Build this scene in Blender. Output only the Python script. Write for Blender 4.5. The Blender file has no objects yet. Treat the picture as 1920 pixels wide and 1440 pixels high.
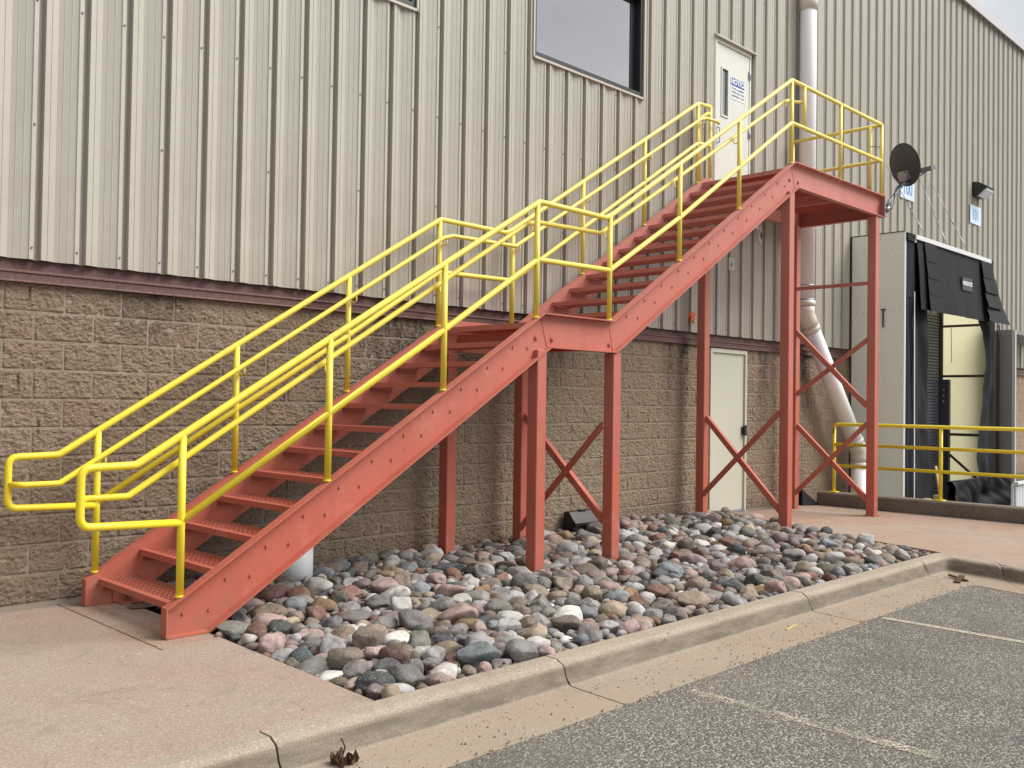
import bpy, math, random
from mathutils import Vector, Matrix, noise
random.seed(7)
sc = bpy.context.scene
COL = sc.collection

# ------------------------------------------------------------------ camera
cam_d = bpy.data.cameras.new("camera")
cam = bpy.data.objects.new("camera", cam_d)
COL.objects.link(cam)
F, CX, CY, CZ, YAW, PITCH, ROLL = (1775.434, -2.1176, -7.0363, 1.4469, 0.787493, 0.019190, 0.0144343)
cy_, sy_ = math.cos(YAW), math.sin(YAW)
fw = Vector((sy_*math.cos(PITCH), cy_*math.cos(PITCH), math.sin(PITCH)))
rt = Vector((cy_, -sy_, 0))
up = rt.cross(fw)
r2 = rt*math.cos(ROLL) + up*math.sin(ROLL)
u2 = -rt*math.sin(ROLL) + up*math.cos(ROLL)
m = Matrix.Identity(4)
for i in range(3):
    m[i][0] = r2[i]; m[i][1] = u2[i]; m[i][2] = -fw[i]
m[0][3], m[1][3], m[2][3] = CX, CY, CZ
cam.matrix_world = m
cam_d.sensor_width = 36; cam_d.sensor_fit = 'HORIZONTAL'
cam_d.lens = 36*F/1920
cam_d.clip_start = .05; cam_d.clip_end = 2000
sc.camera = cam
CAM = Vector((CX, CY, CZ))

# ------------------------------------------------------------------ world, sun, exposure
SUN_DIR = Vector((0.62, -0.68, 1.0)).normalized()      # towards the sun
SUN_EL = math.asin(SUN_DIR.z)
w = bpy.data.worlds.new("World"); sc.world = w; w.use_nodes = True
nt = w.node_tree; nt.nodes.clear()
def N(nt, t, **k):
    n = nt.nodes.new(t)
    for a, b in k.items(): setattr(n, a, b)
    return n
wo = N(nt, 'ShaderNodeOutputWorld'); bg = N(nt, 'ShaderNodeBackground'); bg.inputs[1].default_value = 0.058
sky = N(nt, 'ShaderNodeTexSky', sky_type='NISHITA', sun_disc=False)
sky.sun_elevation = SUN_EL
sky.sun_rotation = math.atan2(SUN_DIR.x, SUN_DIR.y)
sky.dust_density = 3.0; sky.ozone_density = 1.0
tc = N(nt, 'ShaderNodeTexCoord')
mp = N(nt, 'ShaderNodeMapping'); mp.inputs['Scale'].default_value = (1, 1, 2.2)
n1 = N(nt, 'ShaderNodeTexNoise'); n1.inputs['Scale'].default_value = 2.2; n1.inputs['Detail'].default_value = 7; n1.inputs['Roughness'].default_value = .55
cr = N(nt, 'ShaderNodeValToRGB')
cr.color_ramp.elements[0].position = .36; cr.color_ramp.elements[0].color = (8.4, 8.8, 9.5, 1)
cr.color_ramp.elements[1].position = .62; cr.color_ramp.elements[1].color = (13.2, 13.2, 13.1, 1)
mx = N(nt, 'ShaderNodeMixRGB'); mx.inputs[0].default_value = .66
L = nt.links.new
L(tc.outputs['Generated'], mp.inputs[0]); L(mp.outputs[0], n1.inputs['Vector']); L(n1.outputs['Fac'], cr.inputs[0])
L(sky.outputs[0], mx.inputs[1]); L(cr.outputs[0], mx.inputs[2]); L(mx.outputs[0], bg.inputs[0]); L(bg.outputs[0], wo.inputs[0])

sd = bpy.data.lights.new("sun", 'SUN'); sd.energy = 3.1; sd.angle = math.radians(38); sd.color = (1, .955, .89)
so = bpy.data.objects.new("sun", sd); COL.objects.link(so)
so.rotation_euler = SUN_DIR.to_track_quat('Z', 'Y').to_euler()
so.location = (0, -20, 20)
sc.view_settings.view_transform = 'Standard'; sc.view_settings.look = 'None'
sc.view_settings.exposure = 0.63; sc.view_settings.gamma = 1; sc.view_settings.use_curve_mapping = False

# ------------------------------------------------------------------ helpers
def tag(o, label=None, cat=None, group=None, kind=None):
    if label: o['label'] = label
    if cat: o['category'] = cat
    if group: o['group'] = group
    if kind: o['kind'] = kind
    return o
def empty(name, loc=(0, 0, 0), label=None, cat=None, group=None, kind=None):
    o = bpy.data.objects.new(name, None); COL.objects.link(o); o.location = loc; o.empty_display_size = .1
    return tag(o, label, cat, group, kind)
def link(name, me, parent=None, mat=None):
    o = bpy.data.objects.new(name, me); COL.objects.link(o)
    if mat and not me.materials: me.materials.append(mat)
    if parent:
        o.parent = parent
        o.matrix_parent_inverse = Matrix.Translation(-world_loc(parent))
    return o
def world_loc(o):
    # all parents here are unrotated; world translation is accumulated by hand
    v = Vector(o.location)
    while o.parent:
        v = v + o.matrix_parent_inverse.translation
        o = o.parent; v = v + Vector(o.location)
    return v
class MB:
    def __init__(s): s.v = []; s.f = []; s.sm = []
    def add(s, vs, fs, smooth=False):
        b = len(s.v); s.v += [tuple(v) for v in vs]
        for f in fs: s.f.append(tuple(i+b for i in f)); s.sm.append(smooth)
    def box(s, x0, x1, y0, y1, z0, z1):
        if x0 > x1: x0, x1 = x1, x0
        if y0 > y1: y0, y1 = y1, y0
        if z0 > z1: z0, z1 = z1, z0
        s.add([(x0,y0,z0),(x1,y0,z0),(x1,y1,z0),(x0,y1,z0),(x0,y0,z1),(x1,y0,z1),(x1,y1,z1),(x0,y1,z1)],
              [(0,3,2,1),(4,5,6,7),(0,1,5,4),(1,2,6,5),(2,3,7,6),(3,0,4,7)])
    def bbox(s, x0, x1, y0, y1, z0, z1, c):
        """box with chamfered edges (c) - via inset rings"""
        if x0 > x1: x0, x1 = x1, x0
        if y0 > y1: y0, y1 = y1, y0
        if z0 > z1: z0, z1 = z1, z0
        P = []
        for zz, k in ((z0, c), (z0+c, 0), (z1-c, 0), (z1, c)):
            a = c - min(k, c)*0
            for (x, y) in ((x0+c+ (0 if k==0 else 0), y0), (x1-c, y0), (x1, y0+c), (x1, y1-c), (x1-c, y1), (x0+c, y1), (x0, y1-c), (x0, y0+c)):
                if k:
                    mxx, myy = (x0+x1)/2, (y0+y1)/2
                    x = x + (c if x < mxx else -c)*(1 if abs(x-x0) < 1e-9 or abs(x-x1) < 1e-9 else 0)
                    y = y + (c if y < myy else -c)*(1 if abs(y-y0) < 1e-9 or abs(y-y1) < 1e-9 else 0)
                P.append((x, y, zz))
        fs = [tuple(reversed(range(8))), tuple(range(24, 32))]
        for r in range(3):
            for i in range(8):
                j = (i+1) % 8
                fs.append((r*8+i, r*8+j, r*8+8+j, r*8+8+i))
        s.add(P, fs)
    def prism_y(s, poly, y0, y1):
        """poly [(x,z)] extruded along y"""
        n = len(poly)
        s.add([(x, y0, z) for x, z in poly]+[(x, y1, z) for x, z in poly],
              [tuple(range(n)), tuple(reversed(range(n, 2*n)))]+[(i, i+n, (i+1) % n+n, (i+1) % n) for i in range(n)])
    def prism_z(s, poly, z0, z1):
        n = len(poly)
        s.add([(x, y, z0) for x, y in poly]+[(x, y, z1) for x, y in poly],
              [tuple(reversed(range(n))), tuple(range(n, 2*n))]+[(i, (i+1) % n, (i+1) % n+n, i+n) for i in range(n)])
    def prism_x(s, poly, x0, x1):
        n = len(poly)
        s.add([(x0, y, z) for y, z in poly]+[(x1, y, z) for y, z in poly],
              [tuple(reversed(range(n))), tuple(range(n, 2*n))]+[(i, (i+1) % n, (i+1) % n+n, i+n) for i in range(n)])
    def bar(s, a, b, wid, hei, upv=(0, 0, 1)):
        a = Vector(a); b = Vector(b); d = (b-a).normalized(); u = Vector(upv)
        if abs(d.dot(u)) > .98: u = Vector((0, 1, 0))
        sx = d.cross(u).normalized()*wid/2; sz = sx.cross(d).normalized()*hei/2
        vs = []
        for p in (a, b):
            for k in ((-1,-1),(1,-1),(1,1),(-1,1)): vs.append(p+sx*k[0]+sz*k[1])
        s.add(vs, [(0,1,2,3),(7,6,5,4),(0,4,5,1),(1,5,6,2),(2,6,7,3),(3,7,4,0)])
    def tube(s, pts, r, n=12, fillet=0.0, caps=True, seg=5):
        P = [Vector(p) for p in pts]
        if fillet and len(P) > 2:
            Q = [P[0]]
            for i in range(1, len(P)-1):
                a, b, c = P[i-1], P[i], P[i+1]
                d1 = (a-b); d2 = (c-b)
                ang = d1.angle(d2)
                t = min(fillet/max(math.tan(ang/2), .05), d1.length*.45, d2.length*.45)
                p1 = b+d1.normalized()*t; p2 = b+d2.normalized()*t
                for k in range(seg+1):
                    u = k/seg
                    Q.append(p1*(1-u)**2 + b*2*u*(1-u) + p2*u*u)
            Q.append(P[-1]); P = Q
        vs = []; fs = []
        prev = None
        for i, p in enumerate(P):
            if i == 0: d = P[1]-P[0]
            elif i == len(P)-1: d = P[-1]-P[-2]
            else: d = (P[i+1]-P[i]).normalized()+(P[i]-P[i-1]).normalized()
            d.normalize()
            if prev is None:
                u = Vector((0, 0, 1)) if abs(d.z) < .9 else Vector((1, 0, 0))
                a1 = d.cross(u).normalized()
            else:
                a1 = (prev - d*prev.dot(d)).normalized()
            prev = a1; b1 = d.cross(a1)
            sc_ = 1.0
            if 0 < i < len(P)-1:
                ca = (P[i+1]-P[i]).normalized().dot((P[i]-P[i-1]).normalized())
                sc_ = 1/max(.5, math.sqrt((1+ca)/2))
            rr = r[i] if isinstance(r, (list, tuple)) else r
            for k in range(n):
                th = 2*math.pi*k/n
                vs.append(p+(a1*math.cos(th)+b1*math.sin(th))*rr)
        for i in range(len(P)-1):
            for k in range(n):
                j = (k+1) % n
                fs.append((i*n+k, i*n+j, i*n+n+j, i*n+n+k))
        s.add(vs, fs, True)
        if caps:
            b = len(s.v)-len(vs)
            s.f.append(tuple(b+k for k in reversed(range(n)))); s.sm.append(False)
            s.f.append(tuple(b+(len(P)-1)*n+k for k in range(n))); s.sm.append(False)
    def grid(s, fn, nu, nv, smooth=True):
        vs = [fn(i/nu, j/nv) for j in range(nv+1) for i in range(nu+1)]
        fs = [(j*(nu+1)+i, j*(nu+1)+i+1, (j+1)*(nu+1)+i+1, (j+1)*(nu+1)+i) for j in range(nv) for i in range(nu)]
        s.add(vs, fs, smooth)
    def mesh(s, name, mat=None):
        me = bpy.data.meshes.new(name); me.from_pydata(s.v, [], s.f)
        me.polygons.foreach_set('use_smooth', s.sm)
        if mat: me.materials.append(mat)
        me.update(); return me
    def build(s, name, mat, parent=None):
        return link(name, s.mesh(name, mat), parent)

# ------------------------------------------------------------------ materials
def mat(name, base, rough=.6, metal=0, spec=.5, **k):
    """base colour with procedural variation.  k: var, vscale, bump, bscale, bdetail, coords, extra"""
    M = bpy.data.materials.new(name); M.use_nodes = True
    nt = M.node_tree; b = nt.nodes['Principled BSDF']
    b.inputs['Roughness'].default_value = rough; b.inputs['Metallic'].default_value = metal
    b.inputs['Specular IOR Level'].default_value = spec
    L = nt.links.new
    geo = N(nt, 'ShaderNodeNewGeometry'); tcn = N(nt, 'ShaderNodeTexCoord')
    src = tcn.outputs['Object'] if k.get('coords') == 'object' else geo.outputs['Position']
    col = None
    rgb = N(nt, 'ShaderNodeRGB'); rgb.outputs[0].default_value = (*base, 1); col = rgb.outputs[0]
    for (amt, scale, dark, stretch) in k.get('vars', [(.25, 3, .6, (1, 1, 1))]):
        mpn = N(nt, 'ShaderNodeMapping'); mpn.inputs['Scale'].default_value = stretch; L(src, mpn.inputs[0])
        nz = N(nt, 'ShaderNodeTexNoise'); nz.inputs['Scale'].default_value = scale; nz.inputs['Detail'].default_value = 6; nz.inputs['Roughness'].default_value = .6
        L(mpn.outputs[0], nz.inputs['Vector'])
        rp = N(nt, 'ShaderNodeMapRange'); rp.inputs['From Min'].default_value = .35; rp.inputs['From Max'].default_value = .68
        rp.inputs['To Min'].default_value = 0; rp.inputs['To Max'].default_value = amt
        L(nz.outputs['Fac'], rp.inputs['Value'])
        mxn = N(nt, 'ShaderNodeMixRGB'); L(rp.outputs[0], mxn.inputs[0]); L(col, mxn.inputs[1])
        dc = dark if isinstance(dark, tuple) else tuple(c*dark for c in base)
        mxn.inputs[2].default_value = (*dc, 1); col = mxn.outputs[0]
    if k.get('fn'): col = k['fn'](nt, col, geo, tcn, b)
    L(col, b.inputs['Base Color'])
    h = None
    for (st, scale, dist) in k.get('bumps', []):
        nz = N(nt, 'ShaderNodeTexNoise'); nz.inputs['Scale'].default_value = scale; nz.inputs['Detail'].default_value = 5; nz.inputs['Roughness'].default_value = .65
        L(src, nz.inputs['Vector'])
        bp = N(nt, 'ShaderNodeBump'); bp.inputs['Strength'].default_value = st; bp.inputs['Distance'].default_value = dist
        L(nz.outputs['Fac'], bp.inputs['Height'])
        if h: L(h, bp.inputs['Normal'])
        h = bp.outputs[0]
    if h: L(h, b.inputs['Normal'])
    return M
def mixc(nt, fac, a, bcol, blend='MIX'):
    n = N(nt, 'ShaderNodeMixRGB', blend_type=blend)
    if isinstance(fac, float): n.inputs[0].default_value = fac
    else: nt.links.new(fac, n.inputs[0])
    nt.links.new(a, n.inputs[1])
    if isinstance(bcol, tuple): n.inputs[2].default_value = (*bcol, 1)
    else: nt.links.new(bcol, n.inputs[2])
    return n.outputs[0]
def nz(nt, src, scale, detail=5, rough=.6, stretch=None, loc=None, dist=0):
    if stretch or loc:
        mpn = N(nt, 'ShaderNodeMapping')
        if stretch: mpn.inputs['Scale'].default_value = stretch
        if loc: mpn.inputs['Location'].default_value = loc
        nt.links.new(src, mpn.inputs[0]); src = mpn.outputs[0]
    n = N(nt, 'ShaderNodeTexNoise'); n.inputs['Scale'].default_value = scale; n.inputs['Detail'].default_value = detail; n.inputs['Roughness'].default_value = rough
    n.inputs['Distortion'].default_value = dist
    nt.links.new(src, n.inputs['Vector']); return n.outputs['Fac']
def rng(nt, v, a, b, c=0., d=1., smooth=False):
    n = N(nt, 'ShaderNodeMapRange'); n.clamp = True
    if smooth: n.interpolation_type = 'SMOOTHSTEP'
    nt.links.new(v, n.inputs['Value'])
    for nm, x in (('From Min', a), ('From Max', b), ('To Min', c), ('To Max', d)): n.inputs[nm].default_value = x
    return n.outputs[0]
def mth(nt, op, a, b=None):
    n = N(nt, 'ShaderNodeMath', operation=op)
    for i, x in enumerate((a, b)):
        if x is None: continue
        if isinstance(x, (int, float)): n.inputs[i].default_value = x
        else: nt.links.new(x, n.inputs[i])
    return n.outputs[0]
def sep(nt, v):
    n = N(nt, 'ShaderNodeSeparateXYZ'); nt.links.new(v, n.inputs[0]); return n.outputs

# red oxide painted steel: paler and pinker higher up the stair, small rust blooms
def fn_red(nt, c, geo, tcn, b):
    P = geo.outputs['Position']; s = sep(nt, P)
    height_tint = rng(nt, s[2], .6, 4.4, 0., .62)
    c = mixc(nt, mth(nt, 'MULTIPLY', height_tint, rng(nt, nz(nt, P, 1.3), .2, .6, .6, 1.)), c, (.52, .27, .245))
    st = rng(nt, nz(nt, P, 2.0, 6, .6, (1.6, 1, .12)), .52, .72, 0., .35)
    c = mixc(nt, st, c, (.33, .085, .06))
    foot = mth(nt, 'MULTIPLY', rng(nt, s[2], .28, -.03, 0., .8), rng(nt, nz(nt, P, 12, 6, .7), .4, .6, 0., 1.))
    c = mixc(nt, foot, c, (.30, .14, .10))
    c = mixc(nt, rng(nt, nz(nt, P, 26, 7, .75), .64, .68, 0., .75), c, (.22, .055, .035))
    c = mixc(nt, rng(nt, nz(nt, P, 3.2, 7, .7, None, (7, 7, 1)), .56, .66, 0., .18), c, (.58, .31, .26))
    rust = rng(nt, nz(nt, P, 9, 8, .7), .64, .73, 0., .7)
    c = mixc(nt, rust, c, (.16, .05, .03))
    return c
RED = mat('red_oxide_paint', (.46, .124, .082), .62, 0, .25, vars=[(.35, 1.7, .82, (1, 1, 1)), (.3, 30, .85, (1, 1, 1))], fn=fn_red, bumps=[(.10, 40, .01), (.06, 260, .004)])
def fn_grate(nt, c, geo, tcn, b):
    P = geo.outputs['Position']
    return mixc(nt, rng(nt, nz(nt, P, 12, 6, .7), .5, .7, 0., .6), c, (.22, .06, .045))
GRATE = mat('red_grating_paint', (.42, .105, .078), .7, 0, .3, vars=[(.4, 8, .6, (1, 1, 1))], fn=fn_grate)
def fn_yel(nt, c, geo, tcn, b):
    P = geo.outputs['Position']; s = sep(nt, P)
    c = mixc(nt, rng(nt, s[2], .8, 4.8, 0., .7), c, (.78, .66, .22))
    g = rng(nt, nz(nt, P, 6, 6, .65), .58, .78, 0., .4)
    c = mixc(nt, g, c, (.50, .36, .05))
    sp = rng(nt, nz(nt, P, 70, 3, .6), .70, .76, 0., .8)
    return mixc(nt, sp, c, (.10, .06, .02))
YEL = mat('yellow_rail_paint', (.78, .625, .034), .4, 0, .45, vars=[(.2, 2, .85, (1, 1, 1))], fn=fn_yel, bumps=[(.06, 60, .004)])
def fn_side(nt, c, geo, tcn, b):
    P = geo.outputs['Position']; s = sep(nt, P)
    oi = N(nt, 'ShaderNodeObjectInfo')
    c = mixc(nt, rng(nt, oi.outputs['Random'], 0, 1, 0., .10), c, (.35, .325, .285))
    st = rng(nt, nz(nt, P, 3.0, 6, .65, (5, 1, .25)), .5, .75, 0., .22)
    c = mixc(nt, st, c, (.28, .26, .23))
    # brown road grime thrown up around the stair
    gr = mth(nt, 'MULTIPLY', rng(nt, nz(nt, P, 1.2, 5, .6), .42, .7, 0., .30), rng(nt, s[2], 5.5, 2.5, 0., 1.))
    return mixc(nt, gr, c, (.28, .225, .19))
SIDING = mat('beige_siding_paint', (.415, .393, .342), .42, 0, .5, vars=[(.12, 5, .85, (1, 1, .1))], fn=fn_side, bumps=[(.16, 1.6, .05), (.05, 7, .02)])
def fn_block(nt, c, geo, tcn, b):
    P = geo.outputs['Position']; s = sep(nt, P)
    oi = N(nt, 'ShaderNodeObjectInfo')
    c = mixc(nt, rng(nt, oi.outputs['Random'], 0, 1, 0., .35), c, (.33, .225, .17))
    c = mixc(nt, rng(nt, nz(nt, P, 7, 4), .45, .7, 0., .45), c, (.40, .315, .19))
    c = mixc(nt, rng(nt, nz(nt, P, 5, 4, .6, None, (9, 3, 1)), .5, .72, 0., .45), c, (.37, .235, .19))
    c = mixc(nt, rng(nt, nz(nt, P, 95, 4, .7), .50, .62, 0., .75), c, (.085, .062, .045))
    c = mixc(nt, rng(nt, nz(nt, P, 130, 3, .6, None, (4, 4, 4)), .60, .68, 0., .75), c, (.58, .50, .40))
    c = mixc(nt, mth(nt, 'MULTIPLY', rng(nt, s[0], 4.6, 1.2, 0., .40), rng(nt, nz(nt, P, 1.5, 5, .6), .3, .65, .5, 1.)), c, (.17, .125, .09))
    c = mixc(nt, mth(nt, 'MULTIPLY', rng(nt, s[2], .30, .0, 0., .5), rng(nt, nz(nt, P, 6, 5, .6), .3, .6, .3, 1.)), c, (.15, .115, .085))
    # black algae runs below the flashing, at fixed places along the wall
    for x0, wd, zb in ((1.05, .5, 1.75), (3.35, .75, 1.1), (5.6, .35, 1.5), (7.75, .26, 1.1), (8.05, .2, .9), (9.97, .16, .7), (10.1, .1, .9), (11.25, .35, .6), (12.1, .5, 1.3)):
        d = mth(nt, 'ABSOLUTE', mth(nt, 'SUBTRACT', mth(nt, 'ADD', s[0], mth(nt, 'MULTIPLY', nz(nt, P, 3.5, 4), .25)), x0+.125))
        f = mth(nt, 'MULTIPLY', rng(nt, d, 0, wd, 1., 0., True), rng(nt, s[2], zb, 2.25, 0., 1.))
        f = mth(nt, 'MULTIPLY', f, rng(nt, nz(nt, P, 14, 6, .7, (1, 1, .35)), .36, .6, .15, .95))
        c = mixc(nt, f, c, (.032, .030, .026))
    for x0, z0 in ((.106, 1.55), (.168, 2.16), (.245, 1.24), (7.676, 1.10), (6.413, .80), (8.143, 1.62), (9.495, .46), (2.2, 1.5)):
        dx = mth(nt, 'ABSOLUTE', mth(nt, 'SUBTRACT', s[0], x0)); dz = mth(nt, 'SUBTRACT', z0+.045, s[2])
        f = mth(nt, 'MULTIPLY', rng(nt, dx, .004, .013, 1., 0.), mth(nt, 'MULTIPLY', rng(nt, dz, 0, .01, 0., 1.), rng(nt, dz, .05, .15, 1., 0.)))
        c = mixc(nt, mth(nt, 'MULTIPLY', f, .85), c, (.06, .022, .012))
    return c
BLOCK = mat('split_face_block', (.36, .288, .215), .92, 0, .2, vars=[(.35, 1.1, .75, (1, 1, 1))], fn=fn_block, bumps=[(1.0, 48, .022), (.9, 140, .007)])
MORTAR = mat('mortar', (.30, .26, .213), .95, 0, .1, vars=[(.4, 12, .7, (1, 1, 1))], bumps=[(.4, 120, .003)])
FLASH = mat('maroon_flashing', (.10, .046, .042), .6, 0, .4, vars=[(.4, 6, .6, (1, 1, 1)), (.35, 40, (.24, .15, .13), (1, 1, .5))])
def fn_conc(tint, amt):
    def f(nt, c, geo, tcn, b):
        P = geo.outputs['Position']; s = sep(nt, P)
        # rust and paint wash around the stringer foot and the column bases
        for x0, y0, r0 in ((.62, -1.42, .42), (.62, -.35, .35), (10.5, -1.45, .5), (9.3, -.7, .9), (.55, -1.05, .25)):
            dx = mth(nt, 'MULTIPLY', mth(nt, 'SUBTRACT', s[0], x0), .8); dy = mth(nt, 'SUBTRACT', s[1], y0)
            d = mth(nt, 'SQRT', mth(nt, 'ADD', mth(nt, 'MULTIPLY', dx, dx), mth(nt, 'MULTIPLY', dy, dy)))
            fx = mth(nt, 'MULTIPLY', rng(nt, d, .08, r0, .75, 0., True), rng(nt, nz(nt, P, 7, 6, .7, (.5, 1.4, 1)), .36, .62, .1, 1.))
            c = mixc(nt, fx, c, (.27, .125, .075))
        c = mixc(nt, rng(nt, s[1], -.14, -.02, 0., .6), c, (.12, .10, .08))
        c = mixc(nt, rng(nt, nz(nt, P, .9, 5, .6), .40, .68, 0., amt), c, tint)
        c = mixc(nt, rng(nt, nz(nt, P, 2.3, 6, .7, None, (5, 7, 2), 1.0), .55, .75, 0., .45), c, (.20, .155, .12))
        c = mixc(nt, rng(nt, nz(nt, P, 110, 3, .7), .52, .62, 0., .6), c, (.17, .13, .10))
        c = mixc(nt, rng(nt, nz(nt, P, 120, 3, .6, None, (3, 3, 3)), .57, .66, 0., .6), c, (.62, .54, .45))
        c = mixc(nt, rng(nt, nz(nt, P, 38, 2, .5, None, (1, 8, 3)), .72, .745, 0., .85), c, (.05, .04, .035))
        c = mixc(nt, rng(nt, nz(nt, P, 1.6, 8, .75, None, (9, 2, 2), 1.5), .56, .66, 0., .35), c, (.17, .135, .11))
        return c
    return f
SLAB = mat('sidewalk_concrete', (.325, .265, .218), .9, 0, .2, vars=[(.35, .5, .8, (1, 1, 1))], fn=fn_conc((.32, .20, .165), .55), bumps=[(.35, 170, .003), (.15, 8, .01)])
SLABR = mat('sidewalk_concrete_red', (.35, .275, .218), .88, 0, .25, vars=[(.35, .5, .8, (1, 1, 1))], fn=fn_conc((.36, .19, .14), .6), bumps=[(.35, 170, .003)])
def fn_kerb(nt, c, geo, tcn, b):
    P = geo.outputs['Position']; s = sep(nt, P)
    c = fn_conc((.27, .225, .175), .6)(nt, c, geo, tcn, b)
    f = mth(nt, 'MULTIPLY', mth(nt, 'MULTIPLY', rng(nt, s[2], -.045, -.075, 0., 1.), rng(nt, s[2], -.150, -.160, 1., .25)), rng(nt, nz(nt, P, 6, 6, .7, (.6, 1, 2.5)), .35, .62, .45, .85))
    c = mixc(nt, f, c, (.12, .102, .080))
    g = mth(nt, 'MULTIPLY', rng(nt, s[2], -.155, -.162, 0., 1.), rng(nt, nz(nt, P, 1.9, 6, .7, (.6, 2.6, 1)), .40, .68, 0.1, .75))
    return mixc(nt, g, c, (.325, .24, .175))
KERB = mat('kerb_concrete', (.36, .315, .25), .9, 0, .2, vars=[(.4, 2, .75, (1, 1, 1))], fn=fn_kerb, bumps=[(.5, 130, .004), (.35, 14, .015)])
def fn_asph(nt, c, geo, tcn, b):
    P = geo.outputs['Position']; s = sep(nt, P)
    v = N(nt, 'ShaderNodeTexVoronoi'); v.inputs['Scale'].default_value = 92; nt.links.new(P, v.inputs['Vector'])
    hs = sep(nt, v.outputs['Color'])
    c = mixc(nt, rng(nt, hs[0], .35, .75, 0., 1.), c, (.240, .220, .188))
    c = mixc(nt, rng(nt, hs[1], .80, .88, 0., .85), c, (.44, .41, .355))
    c = mixc(nt, rng(nt, hs[2], .90, .93, 0., .8), c, (.30, .20, .12))
    c = mixc(nt, rng(nt, v.outputs['Distance'], .45, .75, 0., .85), c, (.035, .034, .033))
    c = mixc(nt, rng(nt, nz(nt, P, 1.1, 6, .65, None, None, .6), .45, .7, 0., .45), c, (.075, .070, .066))
    c = mixc(nt, rng(nt, nz(nt, P, .7, 5, .6, None, (4, 4, 4)), .5, .75, 0., .35), c, (.21, .185, .15))
    bp = N(nt, 'ShaderNodeBump'); bp.inputs['Strength'].default_value = .8; bp.inputs['Distance'].default_value = .006; bp.invert = True
    nt.links.new(v.outputs['Distance'], bp.inputs['Height']); nt.links.new(bp.outputs[0], b.inputs['Normal'])
    return c
ASPH = mat('asphalt', (.130, .122, .112), .9, 0, .25, vars=[(.2, .8, .7, (1, 1, 1))], fn=fn_asph)
def fn_paint(nt, c, geo, tcn, b):
    P = geo.outputs['Position']
    f = mth(nt, 'MULTIPLY', rng(nt, nz(nt, P, 70, 5, .8), .49, .54, 0., 1.), rng(nt, nz(nt, P, 2.2, 5, .65), .42, .58, .12, .95))
    tr = N(nt, 'ShaderNodeBsdfTransparent'); ms = N(nt, 'ShaderNodeMixShader')
    out = [n for n in nt.nodes if n.type == 'OUTPUT_MATERIAL'][0]
    nt.links.new(f, ms.inputs[0]); nt.links.new(tr.outputs[0], ms.inputs[1]); nt.links.new(b.outputs[0], ms.inputs[2]); nt.links.new(ms.outputs[0], out.inputs[0])
    return c
PAINT = mat('worn_road_paint', (.60, .54, .42), .85, 0, .2, vars=[(.3, 30, .7, (1, 1, 1))], fn=fn_paint)
SOIL = mat('dark_soil', (.06, .045, .035), .95, 0, .1, vars=[(.5, 20, .5, (1, 1, 1))], bumps=[(.6, 60, .02)])
DOORM = mat('off_white_door_paint', (.63, .66, .60), .4, 0, .5, vars=[(.2, 3, .88, (1, 1, 1)), (.25, 9, .75, (3, 3, .5))])
DOORL = mat('pale_green_door_paint', (.56, .56, .47), .45, 0, .5, vars=[(.2, 3, .85, (1, 1, 1))])
TRIM = mat('beige_trim_paint', (.46, .43, .38), .45, 0, .5, vars=[(.2, 5, .8, (1, 1, 1))])
DARKF = mat('dark_bronze_frame', (.022, .022, .028), .35, 0, .5, vars=[(.2, 5, .8, (1, 1, 1))])
BLACK = mat('black_plastic', (.010, .010, .012), .45, 0, .5, vars=[(.3, 9, 1.8, (1, 1, 1))])
def fn_fab(nt, c, geo, tcn, b):
    P = geo.outputs['Position']
    return mixc(nt, rng(nt, nz(nt, P, 4, 6, .7, (3, 1, .3), None, .5), .52, .75, 0., .3), c, (.022, .023, .03))
FABRIC = mat('black_dock_fabric', (.008, .008, .011), .7, 0, .2, vars=[(.3, 9, 1.6, (1, 1, 1))], fn=fn_fab, bumps=[(.12, 7, .03)])
CREAM = mat('cream_panel', (.60, .58, .38), .6, 0, .3, vars=[(.25, 2, .88, (1, 1, 1))])
_n = CREAM.node_tree; _p = _n.nodes['Principled BSDF']; _t = N(_n, 'ShaderNodeBsdfTranslucent'); _t.inputs[0].default_value = (.90, .88, .60, 1)
_m = N(_n, 'ShaderNodeMixShader'); _m.inputs[0].default_value = .75; _o = [x for x in _n.nodes if x.type == 'OUTPUT_MATERIAL'][0]
_n.links.new(_p.outputs[0], _m.inputs[1]); _n.links.new(_t.outputs[0], _m.inputs[2]); _n.links.new(_m.outputs[0], _o.inputs[0])
SAGE = mat('sage_fibreglass', (.72, .75, .68), .5, 0, .4, vars=[(.2, 1.5, .88, (1, 1, 1)), (.15, 12, .8, (1, 1, .3))])
ALU = mat('aluminium_strip', (.70, .71, .74), .4, .3, .5, vars=[(.25, 20, .75, (1, 1, .3))])
PVC = mat('white_pvc', (.82, .81, .84), .45, 0, .4, vars=[(.1, 2, (.66, .62, .62), (1, 1, 1)), (.08, 14, (.42, .34, .30), (1, 1, .4))])
PVC2 = mat('cream_pvc_fitting', (.64, .60, .54), .35, 0, .5, vars=[(.3, 6, .8, (1, 1, 1))])
NAVY = mat('navy_steel', (.028, .032, .055), .5, 0, .5, vars=[(.4, 8, 1.6, (1, 1, 1))])
RIBD = mat('grey_shutter_paint', (.12, .13, .16), .5, 0, .4, vars=[(.3, 6, .7, (1, 1, 1))])
BROWN = mat('dark_brown_steel', (.055, .032, .024), .55, 0, .4, vars=[(.3, 8, .6, (1, 1, 1))])
GREYS = mat('grey_steel', (.22, .22, .235), .5, .1, .5, vars=[(.3, 4, .75, (1, 1, 1))])
DISHM = mat('charcoal_dish_paint', (.048, .046, .050), .55, 0, .4, vars=[(.3, 8, 1.4, (1, 1, 1))])
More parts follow.
